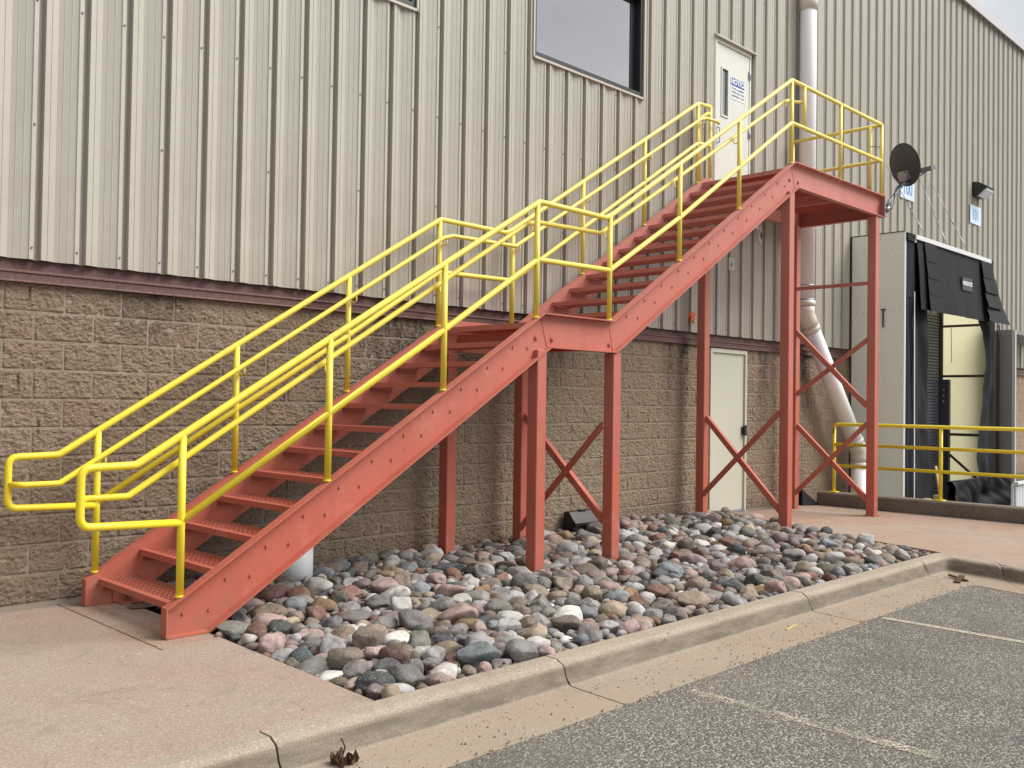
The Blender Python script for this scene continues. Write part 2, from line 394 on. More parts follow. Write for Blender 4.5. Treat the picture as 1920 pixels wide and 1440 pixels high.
GALV = mat('galvanised_steel', (.36, .36, .40), .4, .7, .5, vars=[(.35, 25, .6, (1, 1, 1))])
WOOD = mat('raw_lath_wood', (.55, .40, .20), .8, 0, .2, vars=[(.4, 14, .6, (1, 1, .2))])
WHITE = mat('white_plastic', (.66, .69, .72), .45, 0, .4, vars=[(.3, 8, .8, (1, 1, 1))])
DRAIN = mat('weathered_retaining_concrete', (.155, .135, .105), .95, 0, .15, vars=[(.6, 3, .5, (1, 1, 1)), (.5, 40, (.27, .24, .19), (1, 1, 1))], bumps=[(.8, 60, .01)])
SIGNB = mat('sign_face_pale_blue', (.58, .68, .82), .5, 0, .4, vars=[(.2, 6, .9, (1, 1, 1))])
SIGNW = mat('sign_face_white', (.72, .75, .76), .5, 0, .4, vars=[(.1, 6, .9, (1, 1, 1))])
BLUE = mat('sign_blue_ink', (.035, .10, .36), .5, 0, .4, vars=[(.1, 6, .9, (1, 1, 1))])
INK = mat('sign_grey_ink', (.20, .24, .30), .5, 0, .4, vars=[(.1, 6, .9, (1, 1, 1))])
BLUE2 = mat('faded_blue_ink', (.14, .30, .55), .5, 0, .4, vars=[(.2, 6, .9, (1, 1, 1))])
ORANGE = mat('orange_tape', (.80, .22, .08), .6, 0, .4, vars=[(.3, 60, .8, (1, 1, 1))])
ROOFM = mat('light_grey_roof_trim', (.50, .49, .51), .45, .1, .5, vars=[(.2, 6, .85, (1, 1, 1))])
LEAF = mat('dry_leaf', (.10, .055, .035), .8, 0, .2, vars=[(.5, 30, .5, (1, 1, 1))])
LENS = mat('frosted_lamp_lens', (.62, .66, .72), .2, 0, .5, vars=[(.3, 14, .8, (1, 1, 1))])
GLASS = bpy.data.materials.new('coated_window_glass'); GLASS.use_nodes = True
b = GLASS.node_tree.nodes['Principled BSDF']; b.inputs['Base Color'].default_value = (.46, .45, .46, 1); b.inputs['Metallic'].default_value = 1.0; b.inputs['Roughness'].default_value = .03
LITE = bpy.data.materials.new('door_lite_glass'); LITE.use_nodes = True
b = LITE.node_tree.nodes['Principled BSDF']; b.inputs['Base Color'].default_value = (.30, .31, .33, 1); b.inputs['Metallic'].default_value = .8; b.inputs['Roughness'].default_value = .1

def rock_mat(name, attr):
    def fn(nt, c, geo, tcn, b):
        if attr:
            a = N(nt, 'ShaderNodeAttribute'); a.attribute_name = 'stone'; base = a.outputs['Color']; P = geo.outputs['Position']
        else:
            a = N(nt, 'ShaderNodeObjectInfo'); base = a.outputs['Color']; P = geo.outputs['Position']
        k = nz(nt, P, 7, 4, .6, None, None, .8)
        dk = N(nt, 'ShaderNodeMixRGB', blend_type='MULTIPLY'); dk.inputs[0].default_value = 1; nt.links.new(base, dk.inputs[1]); dk.inputs[2].default_value = (.55, .53, .50, 1)
        c = mixc(nt, rng(nt, k, .42, .66, 0., .8), base, dk.outputs[0])
        c = mixc(nt, rng(nt, nz(nt, P, 85, 3, .6), .52, .62, 0., .55), c, dk.outputs[0])
        c = mixc(nt, rng(nt, nz(nt, P, 110, 3, .6, None, (3, 1, 2)), .60, .68, 0., .5), c, (.55, .52, .48))
        c = mixc(nt, rng(nt, nz(nt, P, 11, 7, .7, (1, 1, 3), (7, 1, 2), 1.5), .60, .70, 0., .35), c, (.46, .43, .40))
        c = mixc(nt, rng(nt, nz(nt, P, 4, 6, .7, None, (1, 9, 5)), .58, .72, 0., .35), c, (.13, .09, .06))
        return c
    return mat(name, (.3, .3, .3), .78, 0, .35, vars=[], fn=fn, bumps=[(.55, 26, .014), (.6, 110, .005)])
ROCKO = rock_mat('river_stone', False); ROCKA = rock_mat('river_stone_bed', True)

# ------------------------------------------------------------------ ground
G = -.03            # sidewalk level
RD = -.18           # road level
def road():
    mb = MB()
    mb.add([(-120, -140, RD), (11.3, -140, RD), (11.3, 0, RD-.0), (-120, 0, RD)], [(0, 1, 2, 3)])
    mb.add([(11.3, -140, RD), (160, -140, RD), (160, -16, RD), (11.3, -16, RD)], [(0, 1, 2, 3)])
    o = mb.build('parking_lot', ASPH); o['kind'] = 'structure'
    mb = MB(); mb.add([(-120, 0, RD), (-6.1, 0, RD), (-6.1, 60, RD), (-120, 60, RD)], [(0, 1, 2, 3)])
    mb.build('side_lot', ASPH)['kind'] = 'structure'
    p = MB(); p.add([(11.56, -16, -1.25), (60, -16, -1.25), (60, .3, -1.25), (11.56, .3, -1.25)], [(0, 1, 2, 3)])
    p.add([(11.56, -16, -1.25), (60, -16, -1.25), (60, -16, RD), (11.56, -16, RD)], [(3, 2, 1, 0)])
    o = p.build('truck_pit', mat('pit_concrete', (.30, .28, .24), .9, vars=[(.5, 1.5, .6, (1, 1, 1))], bumps=[(.3, 40, .01)])); o['kind'] = 'structure'
road()
def line(x, y0, y1, wd):
    mb = MB()
    n = 40
    def fn(u, v):
        y = y0+(y1-y0)*v
        return (x+(u-.5)*wd+noise.noise((y*3, x, 1))*.006, y, RD+.004)
    mb.grid(fn, 1, n, False); return mb
pl = empty('parking_lines', (0, 0, 0), kind='structure')
PAINT2 = PAINT.copy(); PAINT2.name = 'road_paint'
for n_ in PAINT2.node_tree.nodes:
    if n_.type == 'MAP_RANGE' and abs(n_.inputs['From Min'].default_value-.49) < .001: n_.inputs['From Min'].default_value = .42; n_.inputs['From Max'].default_value = .50
    if n_.type == 'MAP_RANGE' and abs(n_.inputs['To Min'].default_value-.12) < .001: n_.inputs['To Min'].default_value = .7
line(5.13, -3.90, -9.5, .07).build('parking_line', PAINT2, pl)
line(2.45, -3.95, -9.5, .085).build('parking_line', PAINT, pl)
line(-.23, -3.95, -9.5, .10).build('parking_line', PAINT, pl)

def slab(name, poly, parent, m_, z1=G, z0=G-.12, bev=.006):
    """slab with a small rounded arris"""
    cx = sum(p[0] for p in poly)/len(poly); cy = sum(p[1] for p in poly)/len(poly)
    n = len(poly)
    def off(d):
        out = []
        for i in range(n):
            a, b_, c_ = Vector(poly[i-1]), Vector(poly[i]), Vector(poly[(i+1) % n])
            e1 = (b_-a).normalized(); e2 = (c_-b_).normalized()
            n1_ = Vector((-e1.y, e1.x)); n2_ = Vector((-e2.y, e2.x)); k = (n1_+n2_)
            k = k/max(k.dot(n1_), .3)
            out.append(b_+k*d)
        return out
    o1, o2, o3 = off(0.0045), off(.0065), off(.0045+bev*1.6)
    mb = MB()
    V = [(p.x, p.y, z0) for p in o1]+[(p.x, p.y, z1-bev) for p in o1]+[(p.x, p.y, z1-bev*.3) for p in o2]+[(p.x, p.y, z1) for p in o3]
    Fs = []
    for r in range(3):
        for i in range(n):
            j = (i+1) % n; Fs.append((r*n+i, r*n+j, r*n+n+j, r*n+n+i))
    Fs.append(tuple(range(3*n, 4*n)))
    mb.add(V, Fs); return mb.build(name, m_, parent)
# (polygons are counter-clockwise)
sw = empty('sidewalk', (0, 0, G), kind='structure')
YK = -3.265
slab('slab', [(-3, -1.67), (.40, -1.67), (.40, -.002), (-3, -.002)], sw, SLAB)
slab('slab', [(.40, -1.60), (.80, -1.60), (.80, -.002), (.40, -.002)], sw, SLAB)
slab('slab', [(-3, YK), (.75, YK), (.80, -1.60), (.40, -1.60), (.40, -1.67), (-3, -1.67)], sw, SLAB)
slab('slab', [(-6.0, YK), (-3, YK), (-3, -.03), (-6.0, -.03)], sw, SLAB)
slab('slab', [(7.92, YK-.02), (9.68, YK-.02), (9.68, -.002), (9.0, -.002)], sw, SLABR)
slab('slab', [(9.68, YK-.02), (11.24, YK-.02), (11.24, -.002), (9.68, -.002)], sw, SLABR)
def xk2(y): return 7.90+(y-YK)*.27
for ya_, yb_ in ((YK-.02, -6.4), (-6.4, -9.5), (-9.5, -12.6), (-12.6, -16)):
    slab('slab', [(xk2(yb_), yb_), (11.24, yb_), (11.24, ya_), (xk2(ya_), ya_)], sw, SLABR)
mb = MB(); mb.add([(.6, YK-.01, -.115), (7.95, YK-.01, -.115), (9.05, -.3, -.115), (9.05, -.005, -.115), (.6, -.005, -.115)], [(0, 1, 2, 3, 4)])
mb.add([(-6, YK, -.10), (.8, YK, -.10), (.8, -.0, -.10), (-6, 0, -.10)], [(0, 1, 2, 3)])
mb.add([(xk2(-16)+.05, -16, -.14), (11.3, -16, -.14), (11.3, 0, -.14), (8.9, 0, -.14), (7.95, YK, -.14)], [(0, 1, 2, 3, 4)])
o = mb.build('soil', SOIL); o['kind'] = 'structure'

# kerb with gutter: profile (distance from back, z)
KP = [(0, -.16), (0, -.034), (.006, G), (.10, G+.001), (.128, -.033), (.148, -.041), (.160, -.055), (.180, -.110), (.194, -.150), (.202, -.158), (.215, -.161), (.30, -.1655), (.585, -.174), (.595, -.176), (.60, -.20)]
kb = empty('kerb', (0, 0, RD), kind='structure')
def kerb_piece(a, b_, seed, fn, n=None):
    L_ = abs(b_-a); n = n or max(6, int(L_/.10))
    mb = MB(); P = len(KP)
    def f(u, v):
        t = a+(b_-a)*v; i = min(P-1, int(round(u*(P-1)))); d, z = KP[i]
        w_ = noise.noise((t*2.3+seed, i*.4, 0))*.004 + noise.noise((t*9+seed, i*.8, 3))*.0022
        if 2 < i < 9: d += w_*1.2; z += w_*.5
        if 3 < i < 8 and min(abs(t-a), abs(t-b_)) < .012: z -= .008; d -= .008
        x, y = fn(t, d); return (x, y, z)
    mb.grid(f, P-1, n, False)
    mb.f.append(tuple(range(P))); mb.sm.append(False)
    mb.f.append(tuple(reversed(range(n*P, n*P+P)))); mb.sm.append(False)
    return mb.build('kerb_section', KERB, kb)
f1 = lambda t, d: (t, YK-d)
js = [-6.0, -2.9, .105, 1.97, 4.855, 7.17]
for i in range(len(js)-1): kerb_piece(js[i]+.006, js[i+1]-.006, i*3.1, f1)
# the kerb turns towards the viewer at a slant: mitred corner piece, then straight pieces
D2 = Vector((-.27, -1)).normalized(); N2 = Vector((-1, .27)).normalized()
def corner_pt(d):
    # y = YK-d  on the line  P = A + D2*t + N2*d
    A = Vector((7.90, YK)); t = (YK-d-A.y-N2.y*d)/D2.y; return A+D2*t+N2*d
def fcorner(t, d):          # t < 0 along the wall side, t > 0 along the slant
    c_ = corner_pt(d); k = .10
    if t <= -k: x = 7.17+(c_.x-k-7.17)*((t+1)/(1-k)); return (x, YK-d)
    if t >= k: p_ = c_+D2*(t); return (p_.x, p_.y)
    u = (t+k)/(2*k); a = c_-Vector((k, 0)); b_ = c_+D2*k
    p_ = a*(1-u)**2+c_*2*u*(1-u)+b_*u*u; return (p_.x, p_.y)
kerb_piece(-.996, .60, 4.4, fcorner, 40)
def f2(t, d):
    p_ = corner_pt(d)+D2*t; return (p_.x, p_.y)
ks = [.604, 3.6, 6.6, 9.6, 12.4]
for i in range(len(ks)-1): kerb_piece(ks[i]+.004, ks[i+1]-.004, 20+i*2.2, f2)

# retaining kerb beside the truck pit
rk = MB()
rk.bbox(11.27, 11.56, -16, -.21, -1.26, .165, .02)
o = rk.build('retaining_wall', DRAIN); o['kind'] = 'structure'

# ------------------------------------------------------------------ building
bld = empty('warehouse', (8, 0, 0), 'beige ribbed metal warehouse on a tan split-face block base', 'building')
BW, CH = .4064, .2032
XL, XR = -5.7, 24.0
rel_cache = []
def block_mesh(seed, wd):
    mb = MB(); nx, nzz = 34, 17; hw = wd/2-.0042; hh = CH/2-.0042
    def f(u, v):
        x = -hw+2*hw*u; z = -hh+2*hh*v
        e = min(u, 1-u)*2*hw; e2 = min(v, 1-v)*2*hh; ed = min(e, e2)
        k = min(1, ed/.010)
        y = -.008-.006*k + k*(noise.noise((x*13+seed*7, z*15, seed))*.009 + noise.noise((x*34, z*44+seed*5, seed+2))*.009 + noise.noise((x*80, z*90+seed*5, seed+5))*.005)
        return (x, y, z)
    mb.grid(f, nx, nzz, False)
    # return edges to the mortar
    a = [(-hw, 0, -hh), (hw, 0, -hh), (hw, 0, hh), (-hw, 0, hh)]
    mb.add([(x, -.008, z) for x, _, z in a]+[(x, .02, z) for x, _, z in a], [(0, 1, 5, 4), (1, 2, 6, 5), (2, 3, 7, 6), (3, 0, 4, 7)])
    return mb
full = [block_mesh(i, BW) for i in range(10)]
fullm = [q.mesh('concrete_block', BLOCK) for q in full]
cmu = MB()          # mortar backing, door opening left out
DX0, DX1, DZ = 8.66, 9.575, 2.215
for (x0, x1, z0, z1) in ((XL, DX0, -.3, 2.24), (DX1, XR, -1.3, 2.24), (DX0, DX1, DZ, 2.24)):
    cmu.box(x0, x1, -.0065, .2, z0, z1)
wallp = cmu.build('block_wall', MORTAR, bld)
rest = MB(); cnt = 0
rb = random.Random(3)
for r in range(11):
    off = 0 if r % 2 == 0 else .5
    k0 = int(XL/BW)-1
    k = k0
    while (k+off)*BW < XR:
        x0 = (k+off)*BW; x1 = x0+BW; k += 1
        pieces = [(x0, x1)]
        if x1 > DX0 and x0 < DX1:
            pieces = []
            if x0 < DX0-.03: pieces.append((x0, DX0))
            if x1 > DX1+.03: pieces.append((DX1, x1))
        for (a, b_) in pieces:
            a = max(a, XL)
            wd = b_-a
            if wd < .02: continue
            zc = (r+.5)*CH
            near = -.1 < (a+b_)/2 < 11.4
            if near and cnt < 298:
                cnt += 1
                me = rb.choice(fullm) if abs(wd-BW) < .001 else block_mesh(rb.randint(0, 99), wd).mesh('concrete_block', BLOCK)
                o = link('concrete_block', me, wallp); o.location = ((a+b_)/2, rb.uniform(-.002, .002), zc)
                o.scale = (1, 1, -1) if (False) else (1, 1, 1)
            else:
                if wd < BW-.01 or not (-6 < a < 24): q = block_mesh(rb.randint(0, 9), wd)
                else: q = rb.choice(full)
                if 11.4 < a < 17.0 or a > 19.6 or a < -1.2:    # out of sight: plain faces
                    q = MB(); h2 = CH/2-.0045; w2 = wd/2-.0045
                    q.box(-w2, w2, -.012, .02, -h2, h2)
                rest.add([(x+(a+b_)/2, y, z+zc) for x, y, z in q.v], q.f)
o = rest.build('concrete_block_courses', BLOCK, wallp); o['kind'] = 'stuff'
# blocks below slab level beyond the pit edge
lo = MB(); lo.box(11.56, XR, -.010, .004, -1.3, -.002); lo.build('pit_wall', DRAIN, bld)
# caulked control joint
cj = MB(); cj.box(10.385, 10.397, -.012, .006, -.02, 2.225); cj.build('control_joint', mat('white_caulk', (.55, .50, .44), .8), wallp)

# flashing between block and siding
fl = MB()
prof = [(.02, 2.400), (.002, 2.400), (.000, 2.318), (-.050, 2.306), (-.056, 2.300), (-.056, 2.292), (-.047, 2.288), (-.047, 2.240), (-.054, 2.232), (-.054, 2.226), (.02, 2.226)]
xs = [XL]+[0.75+3.05*i for i in range(-1, 8) if 0.75+3.05*i > XL]+[XR]
for i in range(len(xs)-1):
    q = MB(); q.prism_x(prof, xs[i]+.001, xs[i+1]-.001)
    q.build('base_flashing', FLASH, bld)

# siding: saw-tooth rib profile every 0.3048 m, panels three ribs wide
W = .3048; X0 = .1982
SP = [(-.022, -.046), (-.0185, -.016), (.0175, -.014), (.022, -.062), (.064, -.0500), (.066, -.0525), (.069, -.0485), (.113, -.0350), (.117, -.0215),
      (.152, -.0280), (.155, -.0310), (.159, -.0295), (.200, -.0385), (.203, -.0415), (.207, -.0400), (.246, -.0485), (.250, -.056), (.280, -.0480)]
# (x offset from the groove centre, y)
HOLES = [(1.62, 3.53, 5.165, 6.42), (5.155, 7.075, 5.165, 6.42), (8.675, 9.655, 4.2, 6.405)]
ZB, ZT = 2.388, 9.66
panels = empty('metal_siding', (8, 0, ZB)); panels.parent = bld; panels.matrix_parent_inverse = Matrix.Translation(-world_loc(bld))
def y_at(px, arr):
    for i in range(len(arr)-1):
        if arr[i][0] <= px <= arr[i+1][0]:
            t = (px-arr[i][0])/max(1e-9, arr[i+1][0]-arr[i][0]); return arr[i][1]*(1-t)+arr[i+1][1]*t
    return arr[0][1]
kp = -21
while X0+kp*W < XR:
    line_ = []
    for r in range(3):
        for dx, y in SP: line_.append((X0+(kp+r)*W+dx, y))
    line_.append((X0+(kp+3)*W-.0225, -.0465)); line_.append((X0+(kp+3)*W-.0190, -.0180))
    xs_ = [p[0] for p in line_]
    zs = {ZB, ZT}
    for h in HOLES:
        if h[0] < xs_[-1] and h[1] > xs_[0]:
            for e in h[:2]:
                if xs_[0] < e < xs_[-1]: xs_.append(e)
            zs.add(h[2]); zs.add(h[3])
    xs_ = sorted(set(xs_)); zs = sorted(zs)
    mb = MB(); idx = {}
    def vid(i, j):
        if (i, j) not in idx:
            idx[(i, j)] = len(mb.v); mb.v.append((xs_[i], y_at(xs_[i], line_), zs[j]))
        return idx[(i, j)]
    for i in range(len(xs_)-1):
        for j in range(len(zs)-1):
            mxx = (xs_[i]+xs_[i+1])/2; mz = (zs[j]+zs[j+1])/2
            if any(h[0] < mxx < h[1] and h[2] < mz < h[3] for h in HOLES): continue
            mb.f.append((vid(i, j), vid(i+1, j), vid(i+1, j+1), vid(i, j+1))); mb.sm.append(False)
    mb.build('siding_panel', SIDING, panels)
    kp += 3
# screws
sw_ = MB()
for k in range(-3, 62):
    x = X0+k*W-.038
    for z in (2.47, 3.33, 4.20, 5.08, 7.2):
        if any(h[0]-.02 < x < h[1]+.02 and h[2] < z < h[3] for h in HOLES): continue
        if z in (5.08, 3.33) and k % 3: continue
        sw_.tube([(x, -.045, z), (x, -.0585, z)], .0080, 8)
o = sw_.build('siding_screws', mat('shaded_screw', (.15, .14, .13), .6), panels); o['kind'] = 'stuff'  # head colour darkened to take in the shadow below each screw
# walls and roof body behind
bd = MB(); bd.box(XL, XR, .45, 26, -.3, 9.7)
bd.box(XL, XL+.05, -.03, .45, -.3, 9.7)
bd.build('wall', SIDING, bld)
ev = MB(); ev.prism_x([(.3, 9.655), (-.055, 9.655), (-.13, 9.60), (-.135, 9.605), (-.135, 9.640), (-.125, 9.65), (-.125, 9.80), (-.10, 9.82), (.3, 9.86)], XL-.05, XR+.05)
ev.build('eave_gutter', ROOFM, bld)
rf = MB(); rf.prism_x([(-.05, 9.83), (13, 10.4), (26, 9.83), (26, 9.7), (-.05, 9.7)], XL-.05, XR+.05); rf.build('roof', ROOFM, bld)

def window(x0, x1, z0, z1):
    e = empty('window', (x0, 0, z0)); e.parent = bld; e.matrix_parent_inverse = Matrix.Translation(-world_loc(bld))
    t = MB()       # light outer trim
    for (a, b_, c_, d_) in ((x0-.012, x1+.012, z0-.028, z0-.004), (x0-.012, x1+.012, z1+.004, z1+.03), (x0-.022, x0-.001, z0-.028, z1+.03), (x1+.001, x1+.022, z0-.028, z1+.03)):
        t.box(a, b_, -.072, .02, c_, d_)
    t.build('trim', TRIM, e)
    f = MB(); w_ = .055
    f.box(x0, x1, -.048, .05, z0, z0+w_); f.box(x0, x1, -.048, .05, z1-w_, z1)
    f.box(x0, x0+w_*.8, -.048, .05, z0+w_, z1-w_); f.box(x1-w_*.8, x1, -.048, .05, z0+w_, z1-w_)
    f.box(x1-.14, x1-w_*.8, .036, .05, z0+w_, z1-w_)
    f.build('frame', DARKF, e)
    p = MB(); p.box(x0+w_*.8, x1-w_*.8, .040, .052, z0+w_, z1-w_)
    p.build('pane', GLASS, e)
window(1.62, 3.53, 5.17, 6.415); window(5.155, 7.075, 5.17, 6.415)

# upper door
ud = empty('upper_door', (9.15, 0, 4.28)); ud.parent = bld; ud.matrix_parent_inverse = Matrix.Translation(-world_loc(bld))
mb = MB(); mb.box(8.655, 9.675, -.085, -.03, 6.385, 6.402); mb.box(8.655, 9.675, -.06, -.03, 6.402, 6.425); mb.box(8.655, 8.672, -.05, .06, 4.2, 6.384); mb.box(9.655, 9.675, -.052, .10, 4.2, 6.384); mb.build('trim', TRIM, ud)
mb = MB(); mb.box(8.676, 8.712, -.045, .06, 4.28, 6.335); mb.box(9.566, 9.602, -.030, .10, 4.28, 6.335); mb.box(8.676, 9.602, -.040, .06, 6.335, 6.380); mb.build('frame', DOORM, ud)
mb = MB(); mb.box(9.6025, 9.654, .03, .10, 4.28, 6.384); mb.build('jamb_return', TRIM, ud)
lf = MB()
for (a, b_, c_, d_) in ((8.715, 8.862, 4.29, 6.332), (9.012, 9.563, 4.29, 6.332), (8.862, 9.012, 4.29, 5.372), (8.862, 9.012, 6.015, 6.332)): lf.box(a, b_, -.022, .03, c_, d_)
leaf = lf.build('door_leaf', DOORM, ud)
mb = MB()
for (a, b_, c_, d_) in ((8.845, 8.866, 5.355, 6.03), (9.008, 9.029, 5.355, 6.03), (8.866, 9.008, 5.355, 5.378), (8.866, 9.008, 6.008, 6.03)): mb.box(a, b_, -.034, -.0225, c_, d_)
mb.build('lite_frame', DOORM, leaf)
mb = MB(); mb.box(8.868, 9.006, -.006, 0, 5.379, 6.007); mb.build('lite_pane', LITE, leaf)
mb = MB(); mb.tube([(8.742, -.022, 5.17), (8.742, -.075, 5.17), (8.742, -.075, 4.965), (8.742, -.022, 4.965)], .008, 8, .015); mb.box(8.725, 8.76, -.028, -.0225, 4.93, 5.20); mb.build('handle', GALV, leaf)
mb = MB(); mb.box(8.728, 8.765, -.04, -.0225, 5.24, 5.34); mb.build('lock_plate', WHITE, leaf)
for z in (6.08, 5.25, 4.5):
    mb = MB(); mb.tube([(9.566, -.036, z-.06), (9.566, -.036, z+.06)], .009, 8); mb.box(9.54, 9.59, -.034, -.0305, z-.06, z+.06); mb.build('hinge', GALV, ud)

# lower door
ld = empty('lower_door', (9.1, 0, 0)); ld.parent = bld; ld.matrix_parent_inverse = Matrix.Translation(-world_loc(bld))
mb = MB(); mb.box(8.662, 8.705, -.03, .12, -.03, 2.21); mb.box(9.530, 9.573, -.03, .12, -.03, 2.21); mb.box(8.705, 9.530, -.03, .12, 2.155, 2.21); mb.build('frame', DOORL, ld)
mb = MB(); mb.box(8.71, 9.525, -.004, .04, .008, 2.150); leaf = mb.build('door_leaf', DOORL, ld)
mb = MB(); mb.box(9.49, 9.545, -.05, -.0305, 1.03, 1.17); mb.box(9.47, 9.50, -.03, -.0045, 1.05, 1.15); mb.build('latch_guard', BLACK, leaf)
mb = MB(); mb.box(8.705, 9.530, -.045, .12, -.03, .004); mb.build('threshold', GREYS, ld)

def text_mesh(body, size, extr=.0015, bold=0.0, sx=1.0):
    c = bpy.data.curves.new('txt', 'FONT'); c.body = body; c.size = size; c.extrude = extr; c.align_x = 'CENTER'; c.align_y = 'CENTER'; c.offset = bold; c.resolution_u = 3
    o = bpy.data.objects.new('txt', c); COL.objects.link(o)
    dg = bpy.context.evaluated_depsgraph_get(); me = bpy.data.meshes.new_from_object(o.evaluated_get(dg)); COL.objects.unlink(o); bpy.data.objects.remove(o)
    # stand it up on the wall: x right, y up -> z, facing -Y
    me.transform(Matrix.Rotation(math.pi/2, 4, 'X') @ Matrix.Diagonal((sx, 1, 1, 1)))
    return me
def put_text(body, size, loc, mat_, parent, bold=0., sx=1.):
    me = text_mesh(body, size, .0012, bold, sx); me.materials.append(mat_)
    o = link('lettering', me, parent); o.location = loc; return o
# notice sign on the upper door
ns = empty('notice_sign', (9.27, -.023, 5.81), 'small white notice sign with a blue NOTICE heading on the upper door', 'sign')
mb = MB(); mb.box(9.095, 9.435, -.0265, -.0232, 5.655, 5.955); mb.build('plate', SIGNW, ns)
mb = MB(); mb.box(9.103, 9.427, -.0282, -.0270, 5.838, 5.947); mb.build('heading', BLUE, ns)
put_text('NOTICE', .100, (9.265, -.0300, 5.892), SIGNW, ns, .0035)
for i, t in enumerate(('DOOR ALARMED', 'OPEN ONLY FOR', 'EMERGENCY USE')): put_text(t, .040, (9.265, -.0280, 5.800-.05*i), INK, ns, .0002)

# dock number signs
def numsign(txt, x0, x1, z0, z1, label):
    e = empty('dock_number_sign', ((x0+x1)/2, -.05, (z0+z1)/2), label, 'sign')
    mb = MB(); mb.box(x0, x1, -.062, -.052, z0, z1); mb.build('plate', SIGNB, e)
    put_text(txt, (z1-z0)*.86, ((x0+x1)/2, -.0635, (z0+z1)/2-.005), BLUE2, e, .006, .82)
numsign('100', 14.62, 15.22, 5.20, 5.60, 'pale blue number plate partly behind the satellite dish')
numsign('101', 18.04, 18.64, 5.24, 5.62, 'pale blue 101 number plate under the wall lamp')

# wall lamp
wl = empty('wall_lamp', (18.4, -.05, 5.95), 'black wall pack lamp with a clear lens above the 101 plate', 'lamp')
mb = MB(); mb.prism_x([(-.045, 5.80), (-.045, 6.10), (-.16, 6.08), (-.31, 5.99), (-.31, 5.955), (-.13, 5.80)], 18.18, 18.60); mb.build('housing', BLACK, wl)
mb = MB(); mb.prism_x([(-.135, 5.797), (-.315, 5.95), (-.325, 5.90), (-.20, 5.77)], 18.21, 18.57); mb.build('lens', LENS, wl)
mb = MB(); mb.prism_x([(-.316, 5.95), (-.316, 5.99), (-.336, 5.975), (-.336, 5.945)], 18.18, 18.60); mb.build('rim', BLACK, wl)

# small wall things
jp = empty('junction_plate', (9.1, -.04, 3.37), 'small metal outlet plate on the siding below the platform', 'plate')
mb = MB(); mb.bbox(9.03, 9.17, -.062, -.040, 3.28, 3.46, .006); mb.build('cover', TRIM, jp)
mb = MB(); mb.tube([(9.10, -.062, 3.37), (9.10, -.075, 3.37)], .028, 12); mb.build('knob', GALV, jp)
ot = MB()
for i in range(7):
    a = i*.9; c_ = Vector((8.17+.03*math.cos(a), -.05, 2.60+.02*math.sin(a*1.7)))
    ot.grid(lambda u, v: (c_.x+(u-.5)*.08+.02*math.sin(v*5+i), c_.y-.02*math.sin(u*6+i), c_.z-.12*v*((i % 3)+1)/3+.03*math.sin(u*3)), 4, 4)
o = ot.build('orange_tape', ORANGE); tag(o, 'crumpled orange tape scrap stuck low on the siding', 'tape')
scr = MB()
def scrap(pts, wd):
    scr.grid(lambda u, v: tuple(Vector(pts[min(len(pts)-1, int(v*(len(pts)-1)+.5))])+Vector((0, -.01*math.sin(u*7), (u-.5)*wd))), 4, len(pts)-1)
scrap([(8.9, -.33, 3.96), (9.05, -.34, 3.97), (9.2, -.32, 3.92), (9.32, -.33, 3.86), (9.36, -.32, 3.74), (9.42, -.31, 3.66)], .05)
scrap([(9.40, -.30, 3.92), (9.44, -.31, 3.84), (9.44, -.31, 3.74), (9.41, -.30, 3.64)], .06)
o = scr.build('plastic_scrap', WHITE); tag(o, 'torn white plastic scrap hanging under the platform', 'plastic')

# ------------------------------------------------------------------ staircase
st = empty('steel_staircase', (5.5, -.83, G), 'red steel staircase with yellow pipe railings and a middle landing', 'staircase')
YO, YI = -1.415, -.235      # webs
TOP = [(.515, .158), (3.85, 2.222), (4.79, 2.222), (8.19, 4.362), (10.69, 4.362)]
BOT = [(10.69, 4.060), (8.275, 4.060), (4.85, 1.922), (3.94, 1.922), (.80, G+.002), (.515, G+.002)]
def stringer(yweb, out, name):
    """web plate + flanges; out = direction (sign in y) in which the flanges point"""
    s_ = MB(); t = .009
    y0, y1 = (yweb, yweb+t*out)
    # web in convex pieces
    segs = [([TOP[0], TOP[1]], [BOT[3], BOT[4], BOT[5]]), ([TOP[1], TOP[2]], [BOT[2], BOT[3]]), ([TOP[2], TOP[3]], [BOT[1], BOT[2]]), ([TOP[3], TOP[4]], [BOT[0], BOT[1]])]
    for a, b_ in segs: s_.prism_y(a+b_, min(y0, y1), max(y0, y1))
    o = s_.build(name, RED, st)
    fw_ = .066
    def fl(pts, nm, inset):
        q = MB(); tt = .011
        for i in range(len(pts)-1):
            (xa, za), (xb, zb) = pts[i], pts[i+1]
            d = Vector((xb-xa, zb-za)).normalized(); n_ = Vector((-d.y, d.x))*inset
            q.prism_y([(xa, za), (xb, zb), (xb+n_.x*tt, zb+n_.y*tt), (xa+n_.x*tt, za+n_.y*tt)], min(yweb+(t+.0006)*out, yweb+(t+fw_)*out), max(yweb+(t+.0006)*out, yweb+(t+fw_)*out))
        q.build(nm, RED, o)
    fl(TOP, 'top_flange', -1); fl(BOT, 'bottom_flange', -1)
    q = MB(); q.box(TOP[0][0]-.006, TOP[0][0]+.004, yweb+.0003*out, yweb+(t+fw_)*out, G+.004, TOP[0][1]+.004); q.build('end_plate', RED, o)
    yy = yweb+(t+.001)*out
    for a, b_ in ((TOP[1], BOT[3]), (TOP[2], BOT[2]), (TOP[3], BOT[1])):
        q = MB(); q.tube([(a[0]+.01*0, yy, a[1]-.012), (b_[0], yy, b_[1]+.012)], .0035, 6); q.build('weld_bead', RED, o)
    return o
so_ = stringer(YO, -1, 'outer_stringer'); si_ = stringer(YI, 1, 'inner_stringer')
